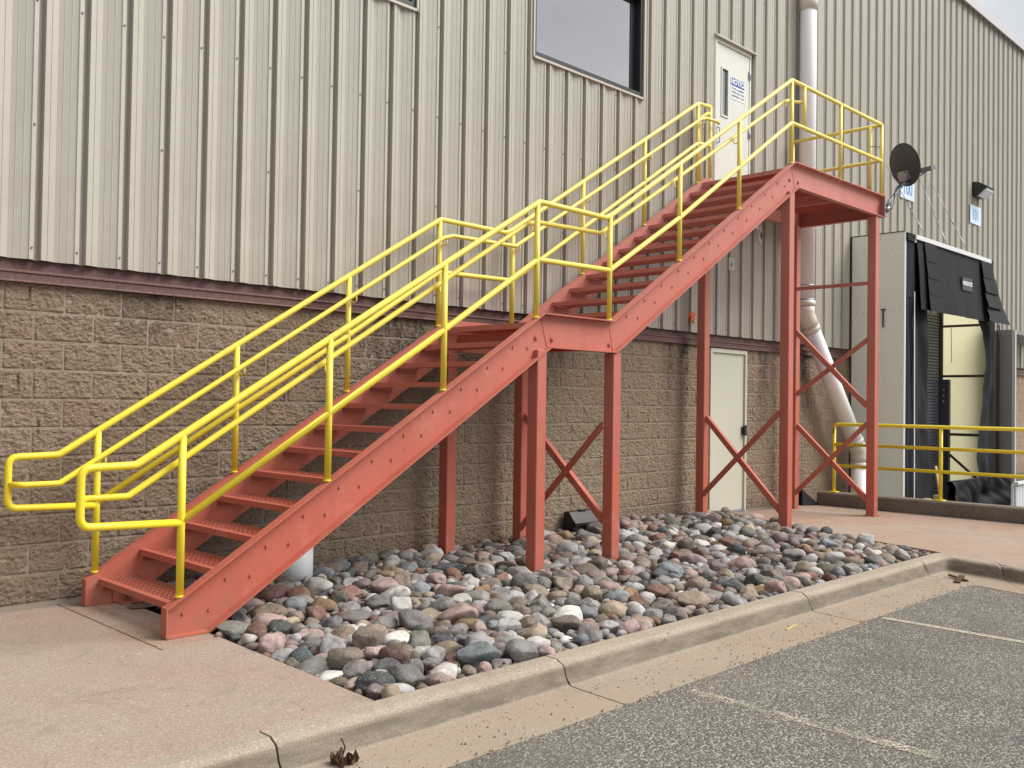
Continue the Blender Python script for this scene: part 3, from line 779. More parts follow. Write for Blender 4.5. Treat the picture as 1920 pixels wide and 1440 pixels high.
# bolts
bm_ = MB()
bm_.tube([(0, 0, 0), (0, -.009, 0)], .0115, 6); bolt_me = bm_.mesh('bolt', RED); bolt_me.polygons.foreach_set('use_smooth', [False]*len(bolt_me.polygons))
bb_ = MB(); bb_.tube([(0, 0, 0), (0, -.007, 0)], .024, 14); bb_.tube([(0, -.007, 0), (0, -.018, 0)], .015, 6); bolt_big = bb_.mesh('large_bolt', RED)
def bolt(x, z, me=bolt_me):
    o = link('bolt', me, so_); o.location = (x, YO-.0095, z)
T1 = [(.646+.2878*k, .104+.1806*k) for k in range(11)]
T2 = [(5.058+.2818*k, 2.283+.1771*k) for k in range(11)]
for x, z in T1+T2: bolt(x, z); bolt(x+.175, z)
for x, z in ((3.80, 2.005), (4.005, 2.004), (4.80, 2.000), (8.157, 4.145), (8.361, 4.148)): bolt(x, z, bolt_big)
# treads: checker nosing bar, bearing bars across, cross rods
def tread_mesh():
    fr = MB(); ya, yb = YO+.010, YI-.002
    fr.box(-.046, -.041, ya, yb, .010, .052)            # front face
    fr.box(-.0405, .004, ya, yb, .045, .0525)           # nosing top
    fr.box(.236, .241, ya, yb, .018, .050)              # back bar
    fr.box(-.040, .2355, ya, ya+.005, .016, .049); fr.box(-.040, .2355, yb-.005, yb, .016, .049)
    # carrier angles on the stringers
    fr.box(-.005, .225, ya+.0008, ya+.044, .006, .0115); fr.box(-.005, .225, yb-.044, yb-.0008, .006, .0115)
    fr.box(-.005, .225, ya+.0004, ya+.006, -.030, .0055); fr.box(-.005, .225, yb-.006, yb-.0004, -.030, .0055)
    g = MB()
    for i in range(6): x = .032+i*.0385; g.box(x, x+.0055, ya+.006, yb-.006, .020, .0480)
    n = 18
    for j in range(n): y = ya+.05+(yb-ya-.1)*j/(n-1); g.box(.005, .2345, y-.0035, y+.0035, .036, .0495)
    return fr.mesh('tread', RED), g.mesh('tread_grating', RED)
tm, tg = tread_mesh()
for x, z in T1+T2:
    o = link('tread', tm, st); o.location = (x, 0, z)
    bpy.context.view_layer.update() if False else None
    g_ = bpy.data.objects.new('grating', tg); COL.objects.link(g_); g_.parent = o
# fix tread parent offset: tread inherits inverse of st; grating sits at the tread origin
def deck(name, x0, x1, z, parent=st):
    e = MB(); ya, yb = YO+.010, YI-.002
    e.prism_y([(x0, z-.048), (x0+.006, z-.048), (x0+.006, z-.006), (x0+.05, z-.006), (x0+.05, z+.0015), (x0, z+.0015)], ya, yb); o = e.build(name, RED, parent)
    e = MB(); e.box(x1-.006, x1, ya, yb, z-.034, z); e.build('edge_bar', RED, o)
    g = MB(); x = x0+.065
    while x < x1-.02: g.box(x, x+.0045, ya+.002, yb-.002, z-.030, z-.001); x += .0295
    n = 12
    for j in range(n): y = ya+.04+(yb-ya-.08)*j/(n-1); g.box(x0+.051, x1-.007, y-.003, y+.003, z-.010, z-.0005)
    g.build('deck_grating', GRATE, o); return o
deck('landing_deck', 3.765, 4.93, 2.140); deck('platform_deck', 8.11, 10.655, 4.285)
# cross beams (channels) under landing and platform
def cross(x, z0, z1, face=1):
    q = MB(); ya, yb = YO+.010, YI-.002
    q.box(x, x+.008*face, ya, yb, z0, z1); q.box(x+.0085*face, x+.06*face, ya, yb, z1-.009, z1); q.box(x+.0085*face, x+.06*face, ya, yb, z0, z0+.009)
    return q.build('cross_beam', RED, st)
cross(3.97, 1.945, 2.085); cross(4.80, 1.945, 2.085, -1); cross(8.30, 4.075, 4.245); cross(9.5, 4.12, 4.245)
q = MB(); q.box(10.682, 10.691, YO-.07, YI+.07, 4.062, 4.360); q.box(10.62, 10.6815, YO+.01, YI-.002, 4.349, 4.3597); q.box(10.62, 10.6815, YO+.01, YI-.002, 4.0625, 4.073); q.build('end_beam', RED, st)
# columns
cols = [(3.835, -1.415, 1.90, G-.10), (4.868, -1.415, 1.921, G-.10), (8.150, -1.410, 3.995, G-.06), (10.500, -1.410, 4.059, G),
        (3.850, -.245, 1.90, G-.10), (4.850, -.245, 1.921, G-.10), (8.150, -.245, 3.995, G-.06), (10.500, -.245, 4.059, G)]
for x, y, zt, zb in cols:
    q = MB(); h = .0585
    q.bbox(x-h, x+h, y-h, y+h, zb, zt, .006)
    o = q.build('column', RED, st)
    if zb == G: 
        q = MB(); q.box(x-.085, x+.085, y-.085, y+.085, G, G+.012); q.build('base_plate', RED, o)
# column stubs tied to the sloped stringer (gusset)
def brace(x, ya, za, yb, zb, dx=0):
    q = MB(); w_ = .033
    a = Vector((ya, za)); b_ = Vector((yb, zb)); d = (b_-a).normalized(); n_ = Vector((-d.y, d.x))
    if n_.y < 0: n_ = -n_
    q.prism_x([tuple(a-n_*w_), tuple(b_-n_*w_), tuple(b_+n_*w_), tuple(a+n_*w_)], x+dx-.004, x+dx+.004)
    q.prism_x([tuple(a+n_*(w_-.006)), tuple(b_+n_*(w_-.006)), tuple(b_+n_*w_), tuple(a+n_*w_)], x+dx+.0042, x+dx+.05)
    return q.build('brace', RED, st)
XB = -.045
for (x, ya, za, yb, zb, dx) in ((4.85, -1.36, 1.24, -.30, .16, XB-.02), (4.85, -.30, 1.31, -1.36, .335, XB+.02),
        (8.15, -1.36, 1.37, -.30, .31, XB-.02), (8.15, -.30, 1.29, -1.36, .19, XB+.02),
        (10.5, -.30, 2.52, -1.36, 1.455, XB-.02), (10.5, -1.36, 2.38, -.30, 1.62, XB+.02),
        (10.5, -.30, 1.17, -1.36, .17, XB+.02), (10.5, -1.36, 1.22, -.30, .19, XB-.02)):
    brace(x, ya, za, yb, zb, dx)
q = MB(); q.box(10.44, 10.447, -1.352, -.303, 3.115, 3.165); q.box(10.4475, 10.49, -1.352, -.303, 3.158, 3.165); q.build('brace', RED, st)
q = MB(); q.box(.80, .81, YI-.02, YI-.09, G+.001, G+.12); q.box(.70, .90, YI-.003, YI-.012, G+.01, G+.125); q.box(.72, .88, YI-.014, YI-.10, G+.001, G+.012); q.build('foot_bracket', RED, st)

# railings
R1, RG = .0242, .0205
def pipe(name, pts, r=R1, fillet=.05, parent=st, n=14):
    q = MB(); q.tube(pts, r, n, fillet); return q.build(name, YEL, parent)
def interp(pts, x):
    for i in range(len(pts)-1):
        if pts[i][0] <= x <= pts[i+1][0]:
            t = (x-pts[i][0])/(pts[i+1][0]-pts[i][0]); return pts[i][1]*(1-t)+pts[i+1][1]*t
    return pts[-1][1]
toplane = [(a, b_) for a, b_ in TOP]
def railing(Y, top, mid, grab, posts, gy, loopx, end, gend):
    # top rail with the loop at the foot
    xl = loopx
    pipe('top_rail', [(posts[0], Y, .672), (xl, Y, .690), (xl, Y, 1.030), (.32, Y, 1.038)]+[(x, Y, z) for x, z in top], R1, .065)
    for a, b_ in zip(mid[:-1], mid[1:]): pass
    q = MB(); q.tube([(x, Y, z) for x, z in mid], R1, 14, .02); q.build('mid_rail', YEL, st)
    allp = [(.32, 1.038)]+top
    for x in posts:
        zb = interp(toplane, min(x, 10.68)); zt = interp(allp, x)
        q = MB(); q.tube([(x, Y, zb-.012), (x, Y, zt-.006)], R1, 14)
        po = q.build('rail_post', YEL, st)
        q = MB(); q.tube([(x, Y, zb-.005), (x, Y, zb+.008)], .030, 14); q.build('weld_foot', YEL, po)
        # hook bracket to the grab rail
        if x < 8.2:
            zg = interp(grab, x+.02) if x > grab[0][0] else grab[0][1]
            q = MB(); s_ = 1 if gy > Y else -1
            q.tube([(x+.015, Y+s_*.02, zg-.062), (x+.02, Y+s_*.055, zg-.075), (x+.022, gy+s_*.002, zg-.066), (x+.022, gy, zg-.018)], .0065, 8, .02); q.build('rail_bracket', YEL, po)
    q = MB(); q.tube([(loopx+.0, Y, grab[0][1]), (loopx+.06, gy, grab[0][1])]+[(x, gy, z) for x, z in grab[1:]]+gend, RG, 14, .045); q.build('grab_rail', YEL, st)
Yo, Yi = -1.448, -.198
railing(Yo, [(3.80, 3.178), (4.70, 3.172), (4.79, 3.215), (8.15, 5.335), (10.65, 5.345)],
        [(.61, .682), (2.735, 2.002), (3.785, 2.676), (4.765, 2.690), (5.90, 3.362), (8.15, 4.822), (10.65, 4.842)],
        [(0, .846), (.31, .846), (3.74, 2.992), (3.88, 3.022), (4.73, 3.045), (8.12, 5.09), (8.26, 5.135)],
        [.61, 1.68, 2.735, 3.775, 4.765, 5.88, 7.0, 8.15, 9.42, 10.65], Yo+.085, .0, None, [(8.36, Yo+.085, 5.14), (8.455, Yo+.01, 5.14)])
railing(Yi, [(3.755, 3.176), (4.635, 3.170), (4.73, 3.215), (8.045, 5.295), (8.33, 5.318)],
        [(.585, .692), (2.71, 2.002), (3.745, 2.672), (4.73, 2.690), (8.045, 4.785), (8.33, 4.81)],
        [(0, .848), (.30, .848), (3.72, 2.985), (3.84, 3.020), (4.69, 3.030), (7.98, 5.06), (8.10, 5.10)],
        [.585, 1.655, 2.713, 3.745, 4.73, 5.825, 6.94, 8.045, 8.33], Yi-.085, .0, None, [(8.36, Yi-.085, 5.115), (8.40, Yi-.085, 5.10)])
pipe('rail_post', [(8.455, Yo, 5.32), (8.455, Yo, 4.84)])
pipe('rail_post', [(8.125, Yi+.03, 4.30), (8.125, Yi+.03, 5.12), (8.25, Yi, 5.21), (8.33, Yi, 5.22)], R1, .06)
XE = 10.62
pipe('end_top_rail', [(10.65, Yo, 5.343), (XE, Yi+.06, 5.340)], R1, 0)
pipe('end_mid_rail', [(XE, Yo+.03, 4.842), (XE, Yi+.06, 4.840)], R1, 0)
for y in (-1.30, -.13): pipe('rail_post', [(XE, y, 4.33), (XE, y, 5.33)], R1, 0)

# wire tail on the end post
q = MB(); q.tube([(10.66, -1.42, 5.02), (10.70, -1.40, 5.06), (10.62, -1.36, 5.05), (10.60, -1.30, 5.06)], .006, 6, .01); q.tube([(10.66, -1.42, 5.02), (10.68, -1.43, 4.95)], .006, 6); o = q.build('wire_tie', BLACK); tag(o, 'twisted black wire tie on the corner post of the platform railing', 'wire')

# ------------------------------------------------------------------ satellite dish
DC = Vector((11.16, -1.56, 4.87)); AX = Vector((.90, -.30, .30)).normalized()
dr = empty('satellite_dish', (10.69, -1.47, 4.2), 'dark grey satellite dish bolted to the corner of the platform', 'satellite dish')
uax = (Vector((0, 0, 1))-AX*AX.z).normalized(); sax = AX.cross(uax)
q = MB(); RW, RH = .25, .30
def dishpt(r, th, off=0): 
    return DC+sax*(RW*r*math.cos(th))+uax*(RH*r*math.sin(th))+AX*(.065*(r*r-1)+off)
nr, na = 8, 40
for off, flip in ((0, 0), (.006, 1)):
    vs = [dishpt(0.001, 0, off)]+[dishpt((i+1)/nr, 2*math.pi*j/na, off) for i in range(nr) for j in range(na)]
    fs = [(0, 1+j, 1+(j+1) % na) for j in range(na)]+[(1+i*na+j, 1+(i+1)*na+j, 1+(i+1)*na+(j+1) % na, 1+i*na+(j+1) % na) for i in range(nr-1) for j in range(na)]
    if flip: fs = [tuple(reversed(f)) for f in fs]
    q.add(vs, fs, True)
q.build('reflector', DISHM, dr)
q = MB(); q.tube([dishpt(1, 2*math.pi*j/36) for j in range(37)], .006, 6); q.build('rim', DISHM, dr)
bk = DC-AX*.09-uax*.14
q = MB()
q.bar(bk-uax*.075, bk+uax*.055, .11, .05, AX); q.tube([bk-sax*.075, bk+sax*.075], .022, 10); q.bar(bk+AX*.02, bk+AX*.06, .16, .12, uax)
q.build('back_bracket', GALV, dr)
mt = Vector((10.70, -1.50, 4.19)); 
q = MB(); q.tube([mt, mt+Vector((.06, -.01, .10)), bk-uax*.10, bk-uax*.02], .023, 12, .05); q.build('mast', GREYS, dr)
q = MB(); q.bar(mt-Vector((.004, .0, .11)), mt+Vector((-.004, .0, .11)), .012, .12, (1, 0, 0)); q.tube([mt-Vector((.02, .01, .04)), mt+Vector((.03, -.01, .02))], .034, 10); q.build('foot_plate', GALV, dr)
ln = DC+AX*.40-uax*.14
q = MB(); q.bar(DC-AX*.05-uax*.27, ln-AX*.02-uax*.035, .03, .022, uax); q.build('feed_arm', GREYS, dr)
q = MB()
for s_ in (-1, 0, 1): q.tube([ln+sax*.07*s_-AX*.06, ln+sax*.075*s_+AX*.06], [.026, .034], 10)
q.bar(ln-sax*.13, ln+sax*.13, .09, .07, uax); q.build('receiver', GREYS, dr)
for k in range(3):
    q = MB(); a = mt+Vector((-.02, .0, .03+.02*k))
    q.tube([a, a+Vector((.05, -.06, -.06-.02*k)), a+Vector((.16, -.05, .08)), a+Vector((.20, -.04, .22)), bk-uax*.07], .0045, 6, .05); q.build('coax_cable', BLACK, dr)

# ------------------------------------------------------------------ rain downpipe
dp = empty('rain_downpipe', (10.95, -.17, G), 'fat white plastic downpipe with a sloping offset beside the platform', 'downpipe')
RP = .125
P_ = [Vector((10.95, -.185, 9.55)), Vector((10.95, -.185, 2.80)), Vector((12.30, -.40, .74)), Vector((12.32, -.40, -1.2))]
d12 = (P_[2]-P_[1]).normalized()
q = MB(); q.tube([P_[0], P_[1]+Vector((0, 0, .20))], RP, 28); q.build('upper_pipe', PVC, dp)
q = MB(); q.tube([P_[1]+d12*.25, P_[2]-d12*.25], RP, 28); q.build('sloping_pipe', PVC, dp)
q = MB(); q.tube([P_[2]-Vector((0, 0, .20)), P_[3]], RP, 28); q.build('lower_pipe', PVC, dp)
def elbow(c, d0, d1, L0, L1):
    q = MB()
    a, b_ = c-d0*L0, c+d1*L1
    q.tube([a, a+d0*.08], RP+.012, 28); q.tube([a+d0*.0805, c, b_-d1*.0805], RP+.006, 28, .30, seg=7); q.tube([b_-d1*.08, b_], RP+.012, 28)
    q.build('elbow', PVC2, dp)
elbow(P_[1], Vector((0, 0, -1)), d12, .22, .26); elbow(P_[2], d12, Vector((0, 0, -1)), .26, .24)
q = MB(); q.tube([(10.95, -.185, 7.37), (10.95, -.185, 7.62)], RP+.012, 28); q.build('coupling', PVC2, dp)
q = MB(); q.tube([(10.95, -.185, 3.02), (10.95, -.185, 3.04)], RP+.006, 28); q.box(10.81, 11.09, -.14, -.04, 3.02, 3.04); q.build('strap', GALV, dp)
q = MB(); q.tube([(10.95, -.185, 3.24), (10.95, -.185, 3.255)], RP+.004, 28); q.build('strap', GALV, dp)

# ------------------------------------------------------------------ dock shelter
ds = empty('dock_shelter', (14.6, -.5, G), 'loading dock shelter with pale side panel, black curtains and head flap', 'dock shelter')
SX0, SX1, SY, ST = 12.70, 16.52, -.93, 4.215
q = MB(); q.box(SX0, SX0+.02, SY, -.045, -1.25, ST); sp_ = q.build('side_panel', SAGE, ds)
q = MB(); q.box(SX0-.01, SX0-.0005, -.075, -.046, -1.25, ST+.01); q.box(SX0-.012, SX0+.03, SY, -.05, ST+.0005, ST+.012); q.build('edge_trim', BROWN, sp_)
q = MB()
for z in (.33, 1.13, 1.92, 2.97, 3.95):
    for i in range(7):
        y = -.16-.115*i; q.tube([(SX0-.0003, y, z), (SX0-.004, y, z)], .007, 6)
for i in range(24): 
    q.tube([(SX0-.0003, -.09, .1+i*.17), (SX0-.004, -.09, .1+i*.17)], .006, 6); q.tube([(SX0-.0003, -.895, .1+i*.17), (SX0-.004, -.895, .1+i*.17)], .005, 6)
o = q.build('rivets', GREYS, sp_); o['kind'] = 'stuff'
q = MB(); q.tube([(SX0-.02, -.60, 3.0), (SX0-.03, -.605, 2.72)], .012, 8); q.box(SX0-.02, SX0-.0005, -.64, -.56, 3.0, 3.015); q.build('pull_strap', BLACK, sp_)
q = MB(); q.box(SX0+.0205, SX0+.05, SY-.004, SY+.03, -1.25, ST-.03); q.build('front_edge_strip', ALU, ds)
# left curtain, its silver retaining strip
def curtain(xa, xb, za, zb, y, amp, nf, seed, edge=None, nu=16, nv=40):
    q = MB()
    def f(u, v):
        z = za+(zb-za)*v; e0 = xa(z) if callable(xa) else xa; e1 = xb(z) if callable(xb) else xb
        x = e0+(e1-e0)*u
        return (x, y+amp*math.sin(u*nf*math.pi*2+seed+noise.noise((z*.8, seed, 0))*3)+noise.noise((x*2.5, z*1.4, seed))*amp*2.0+noise.noise((x*7, z*3+x*5, seed))*amp*.9, z)
    q.grid(f, nu, nv); n0 = len(q.v); q.grid(lambda u, v: (lambda p: (p[0], p[1]+.006, p[2]))(f(u, v)), nu, nv); return q
curtain(SX0+.052, 13.04, -1.2, 4.13, SY+.005, .012, 1.5, 1.0).build('left_curtain', FABRIC, ds)
q = MB(); q.prism_y([(13.02, 3.3), (13.075, -1.2), (13.105, -1.2), (13.05, 3.3)], SY-.026, SY-.019); q.build('retaining_strip', ALU, ds)
curtain(13.05, lambda z: 13.66 if z > 2.2 else 13.66+.20*(2.2-z)/2.2, -.3, 3.3, SY+.03, .02, 1.2, 4.0).build('left_inner_curtain', FABRIC, ds)
def rx(z):
    pts = [(-.3, 16.35), (.2, 16.13), (.55, 16.02), (1.5, 16.28), (2.3, 16.48), (2.85, 16.32), (3.1, 16.0)]
    for i in range(len(pts)-1):
        if pts[i][0] <= z <= pts[i+1][0]:
            t = (z-pts[i][0])/(pts[i+1][0]-pts[i][0]); return pts[i][1]*(1-t)+pts[i+1][1]*t
    return 16.2
curtain(rx, 16.86, -.3, 3.1, SY+.02, .018, 1.6, 7.0, nu=14).build('right_curtain', FABRIC, ds)
# head bar and head curtain
q = MB(); q.box(13.02, 16.46, SY-.055, SY-.01, 4.135, 4.205); q.build('head_bar', ALU, ds)
q = MB(); q.box(SX0+.052, 13.02, SY-.03, SY+.02, 4.09, ST-.01); q.box(16.46, 16.62, SY-.03, SY+.02, 3.95, ST-.01); q.build('head_bar_end', FABRIC, ds)
def headf(x0, x1, z0, z1, y0, flare, amp, seed, nu=20, nv=14):
    q = MB()
    def f(u, v):
        z = z1+(z0-z1)*v; x = x0+(x1-x0)*u
        return (x, y0-flare*v-amp*noise.noise((x*2.2, z*.8, seed))*(.3+v)-amp*.5*noise.noise((x*8, z*.9, seed+3))*(.3+v), z)
    q.grid(f, nu, nv); q.grid(lambda u, v: (lambda p: (p[0], p[1]+.006, p[2]))(f(u, v)), nu, nv); return q
headf(13.12, 16.15, 3.02, 4.14, SY-.02, .10, .03, 2.0, 34, 16).build('head_curtain', FABRIC, ds)
headf(SX0+.055, 13.34, 3.2, 4.10, SY+.01, .02, .03, 5.0, 8, 16).build('head_curtain_side', FABRIC, ds)
for i in range(4):
    zt = 4.12-i*.27
    headf(13.36, 13.84+.02*i, zt-.30, zt, SY-.050-.025*i, .035, .010, 8.0+i, 8, 8).build('curtain_flap', FABRIC, ds)
    headf(15.92, 16.50+.09*i+(.1 if i == 3 else 0), zt-.30, zt, SY-.055-.028*i, .045+.02*i, .012, 14.0+i, 8, 8).build('curtain_flap', FABRIC, ds)
q = MB(); q.box(14.90, 15.36, -1.028, -.98, 3.50, 3.72); lp = q.build('maker_patch', mat('patch_grey', (.05, .05, .055), .6), ds)
put_text('NORDOCK', .095, (15.13, -1.0292, 3.62), SIGNW, lp, .003, .92)
# interior right wall of the shelter: cream panels between brown frame bars
q = MB(); q.box(16.50, SX1+.02, SY+.05, -.07, -.35, 4.1); iw = None
inner = empty('inner_side_wall', (16.5, -.4, 0)); inner.parent = ds; inner.matrix_parent_inverse = Matrix.Translation(-world_loc(ds))
for (a, b_) in ((-.35, .93), (.985, 2.035), (2.085, 2.985), (3.035, 4.1)):
    q = MB(); q.add([(16.505, SY+.05, a), (16.505, -.07, a), (16.505, -.07, b_), (16.505, SY+.05, b_)], [(0, 1, 2, 3)]); q.build('panel', CREAM, inner)
for z in (.955, 2.06, 3.01):
    q = MB(); q.box(16.46, 16.50, SY+.05, -.07, z-.02, z+.02); q.build('frame_bar', BROWN, inner)
q = MB(); q.bar((16.47, -.20, .62), (16.47, -.80, .10), .04, .035, (1, 0, 0)); q.build('frame_bar', BROWN, inner)
q = MB(); q.tube([(16.44, -.28, 2.97), (16.43, -.285, 2.7), (16.44, -.29, 2.32)], .006, 6); q.build('loose_cord', BLACK, inner)
q = MB(); q.add([(12.75, SY+.05, 4.10), (16.5, SY+.05, 4.10), (16.5, -.06, 4.10), (12.75, -.06, 4.10)], [(0, 1, 2, 3)]); q.build('roof_panel', CREAM, ds)
q = MB(); q.box(16.40, 16.458, -.13, -.06, -.35, 4.08); q.build('door_jamb', BROWN, ds)
# navy corner guard with bolts
q = MB(); q.box(16.38, 16.47, -.265, -.10, -.35, 1.995); gd = q.build('corner_guard', NAVY, ds)
for z in (1.80, 1.69, 1.58, .42): 
    q = MB(); q.tube([(16.381, -.17, z), (16.372, -.17, z)], .012, 8); q.build('bolt', ALU, gd)
# ribbed overhead door at the wall
od = empty('overhead_door', (15, -.08, G)); od.parent = ds; od.matrix_parent_inverse = Matrix.Translation(-world_loc(ds))
for i in range(62):
    z = -.35+i*.058
    q = MB(); q.prism_x([(-.06, z+.002), (-.078, z+.010), (-.078, z+.040), (-.06, z+.056)], 13.3, 16.40); q.build('door_slat', RIBD, od)
# steel plate box at the next bay
nb = empty('next_dock_post', (17.9, -.8, G), 'tall grey steel side box of the next dock bay at the right edge', 'dock frame')
q = MB(); q.bbox(17.88, 17.92, -.905, -.655, .06, 3.01, .004); q.build('side_plate', GREYS, nb)
q = MB(); q.box(17.875, 17.945, -.965, -.906, .02, 3.00); q.build('front_strip', ROOFM, nb)
q = MB(); q.box(17.90, 21.5, -.93, -.055, 2.93, 3.0); q.box(17.93, 18.0, -.90, -.055, -.3, 2.93); q.build('frame', GREYS, nb)
q = MB(); q.box(17.75, 17.83, -.70, -.66, .0, 3.0); q.tube([(17.80, -.70, 3.0), (17.70, -.72, 3.12), (17.55, -.74, 3.02)], .012, 8, .03); q.tube([(17.55, -.74, 3.02), (17.53, -.745, 2.92)], .012, 8); q.build('hinge_bar', BROWN, nb)
q = MB(); q.tube([(17.80, -.45, 3.1), (17.82, -.42, 4.15)], .005, 6); q.build('stay_cable', GALV, nb)

# black pad hanging across the pit, wooden lath and scraps
q = MB()
def padf(u, v):
    x = 14.45+3.15*u; z = .21-.50*v-.10*u*v
    return (x, -1.02-.05*math.sin(u*5+v*3)-.06*noise.noise((x*2.2, z*5, 1))-.05*noise.noise((x*5+z*9, z*3, 4)), z)
q.grid(padf, 40, 14); q.grid(lambda u, v: (lambda p: (p[0], p[1]+.12, p[2]))(padf(u, v)), 40, 14)
q.add([padf(i/40, 0) for i in range(41)]+[(lambda p: (p[0], p[1]+.12, p[2]))(padf(i/40, 0)) for i in range(41)], [(i, i+1, 42+i, 41+i) for i in range(40)])
o = q.build('dock_pad', FABRIC); tag(o, 'sagging black fabric dock pad low across the loading bay', 'dock pad')
q = MB(); q.box(17.62, 17.72, -1.09, -1.02, -.36, .06); o = q.build('marker_post', mat('pale_yellow_post', (.72, .62, .30), .6)); tag(o, 'short pale yellow marker board beside the black dock pad', 'marker')
q = MB()
prev = [(13.42, -1.15, .52), (13.46, -1.17, .30), (13.57, -1.16, .08), (13.62, -1.15, -.30)]
for a, b_ in zip(prev[:-1], prev[1:]): q.bar(a, b_, .07, .02, (0, 1, 0))
o = q.build('wood_lath', WOOD); tag(o, 'bent bare wooden lath leaning against the black dock curtain', 'lath')
for i, (x, z, h, wd, lb) in enumerate(((13.08, -.0, .14, .12, 'left small wooden block below the black dock curtain'), (13.50, -.0, .17, .12, 'right small wooden block at the foot of the leaning lath'))):
    q = MB(); q.bbox(x, x+wd, -1.18, -1.08, z-.35, z+h-.12, .006); o = q.build('wood_block', WOOD); tag(o, lb, 'wood block', 'wooden blocks below the dock curtain')
sc_ = empty('slatted_crate', (16.9, -1.6, -.4), 'white slatted crate in the loading pit at the right edge', 'crate')
for i in range(11):
    q = MB(); x = 16.02+i*.085; q.box(x, x+.045, -1.56, -1.53, -1.2, .10+random.uniform(-.02, .02)); q.build('slat', WHITE, sc_)
q = MB(); q.box(15.98, 17.1, -1.52, -1.48, -1.2, .12); q.box(15.98, 17.1, -1.60, -1.52, .125, .17); q.build('frame', WHITE, sc_)
q = MB(); q.bbox(17.3, 17.75, -1.75, -1.45, .17, .34, .02); o = q.build('dock_bumper', BLACK); tag(o, 'black rubber bumper block above the white slatted crate', 'bumper')
q = MB(); q.box(17.2, 18.1, -1.9, -1.4, .10, .168); q.box(17.3, 18.0, -1.8, -1.5, -1.2, .0999); o = q.build('steel_shelf', GREYS); tag(o, 'grey steel ledge under the black rubber bumper', 'ledge')

# head-bar stay cables
for (xa, za, xb, lb) in ((14.05, 5.66, 13.55, 'left of three thin steel stay wires above the dock head bar'), (15.50, 5.68, 14.42, 'middle of three thin steel stay wires above the dock head bar'), (16.02, 5.72, 15.40, 'right of three thin steel stay wires above the dock head bar')):
    e = empty('stay_wire', (xa, -.05, za), lb, 'wire', 'stay wires of the dock shelter')
    a = Vector((xa, -.05, za)); b_ = Vector((xb, SY-.02, 4.20)); mid_ = a.lerp(b_, .55)
    q = MB(); q.tube([a, mid_], .006, 6); q.build('wire', GALV, e)
    q = MB(); q.tube([mid_, mid_.lerp(b_, .12)], .014, 6); q.tube([mid_.lerp(b_, .12), b_], .009, 6); q.build('turnbuckle', GALV, e)

# ------------------------------------------------------------------ low yellow guard rail along the pit
gr = empty('guard_rail', (11.41, -3, .165), 'low yellow pipe guard rail along the truck pit kerb', 'guard rail')
XG = 11.41
for y in (-.42, -1.98, -3.55, -5.1, -6.7):
    q = MB(); q.tube([(XG, y, .165), (XG, y, 1.17 if y < -.5 else 1.13)], .026, 14); po = q.build('rail_post', YEL, gr)
    q = MB(); q.bbox(XG-.06, XG+.06, y-.06, y+.06, .1655, .180, .004); q.build('foot_plate', YEL, po)
q = MB(); q.tube([(XG, -.42, 1.05), (XG, -.42, 1.185), (XG, -6.7, 1.185)], .026, 14, .06); q.build('top_rail', YEL, gr)
for z in (.885, .565):
    q = MB(); q.tube([(XG, -.42, z), (XG, -6.7, z)], .024, 14); q.build('mid_rail', YEL, gr)

# ------------------------------------------------------------------ things on the ground
bs = empty('bait_station', (6.0, -.16, 0), 'black plastic bait box on the rocks against the block wall', 'bait box')
q = MB(); q.prism_x([(-.05, .05), (-.05, .245), (-.13, .245), (-.20, .15), (-.21, .05)], 5.74, 6.30); q.build('body', BLACK, bs)
q = MB(); q.prism_x([(-.202, .152), (-.205, .165), (-.235, .13), (-.232, .10)], 5.73, 6.31); q.bbox(5.90, 6.02, -.145, -.10, .2455, .262, .004); q.build('lid_lip', BLACK, bs)
q = MB(); V = [(11.30, -.02, G), (11.52-.3, -.40, G), (11.24, -.02, G), (11.0, -.03, .20), (10.86, -.04, G), (11.23, -.30, G+.002)]
V = [(10.98, -.03, G), (11.235, -.03, G), (11.245, -.28, G), (10.95, -.16, G), (11.02, -.03, .14), (11.08, -.08, .20), (11.235, -.05, .06)]
q.add(V, [(0, 3, 5, 4), (3, 2, 5), (2, 6, 5), (2, 1, 6), (4, 5, 6, 1, 0), (0, 1, 2, 3)])
o = q.build('rubber_boot', FABRIC); tag(o, 'black folded rubber sheet propped in the corner by the guard rail', 'rubber sheet')
q = MB(); q.tube([(2.08, -.40, -.08), (2.07, -.40, .30)], [.155, .165], 28); q.tube([(2.07, -.40, .28), (2.07, -.40, .305)], .172, 28)
o = q.build('white_bucket', WHITE); tag(o, 'white plastic bucket standing in the rocks behind the stair stringer', 'bucket')
q = MB()
def blob(c, a, b_, h, seed, q_):
    vs = []; n1_, n2_ = 12, 7
    for j in range(n2_+1):
        ph = math.pi*(j/n2_-.5)
        for i in range(n1_):
            th = 2*math.pi*i/n1_; d = Vector((math.cos(ph)*math.cos(th), math.cos(ph)*math.sin(th), math.sin(ph)))
            s_ = 1+.25*noise.noise(d*1.5+Vector((seed, 0, 0)))
            vs.append((c[0]+d.x*a*s_, c[1]+d.y*b_*s_, c[2]+d.z*h*s_))
    q_.add(vs, [(j*n1_+i, j*n1_+(i+1) % n1_, (j+1)*n1_+(i+1) % n1_, (j+1)*n1_+i) for j in range(n2_) for i in range(n1_)], True)
blob((.80, -.50, G+.012), .11, .06, .018, 3, q)
o = q.build('flat_stone', mat('brown_flat_stone', (.15, .095, .075), .85, vars=[(.4, 30, .6, (1, 1, 1))])); tag(o, 'flat brown stone lying under the bottom tread', 'stone')
q = MB()
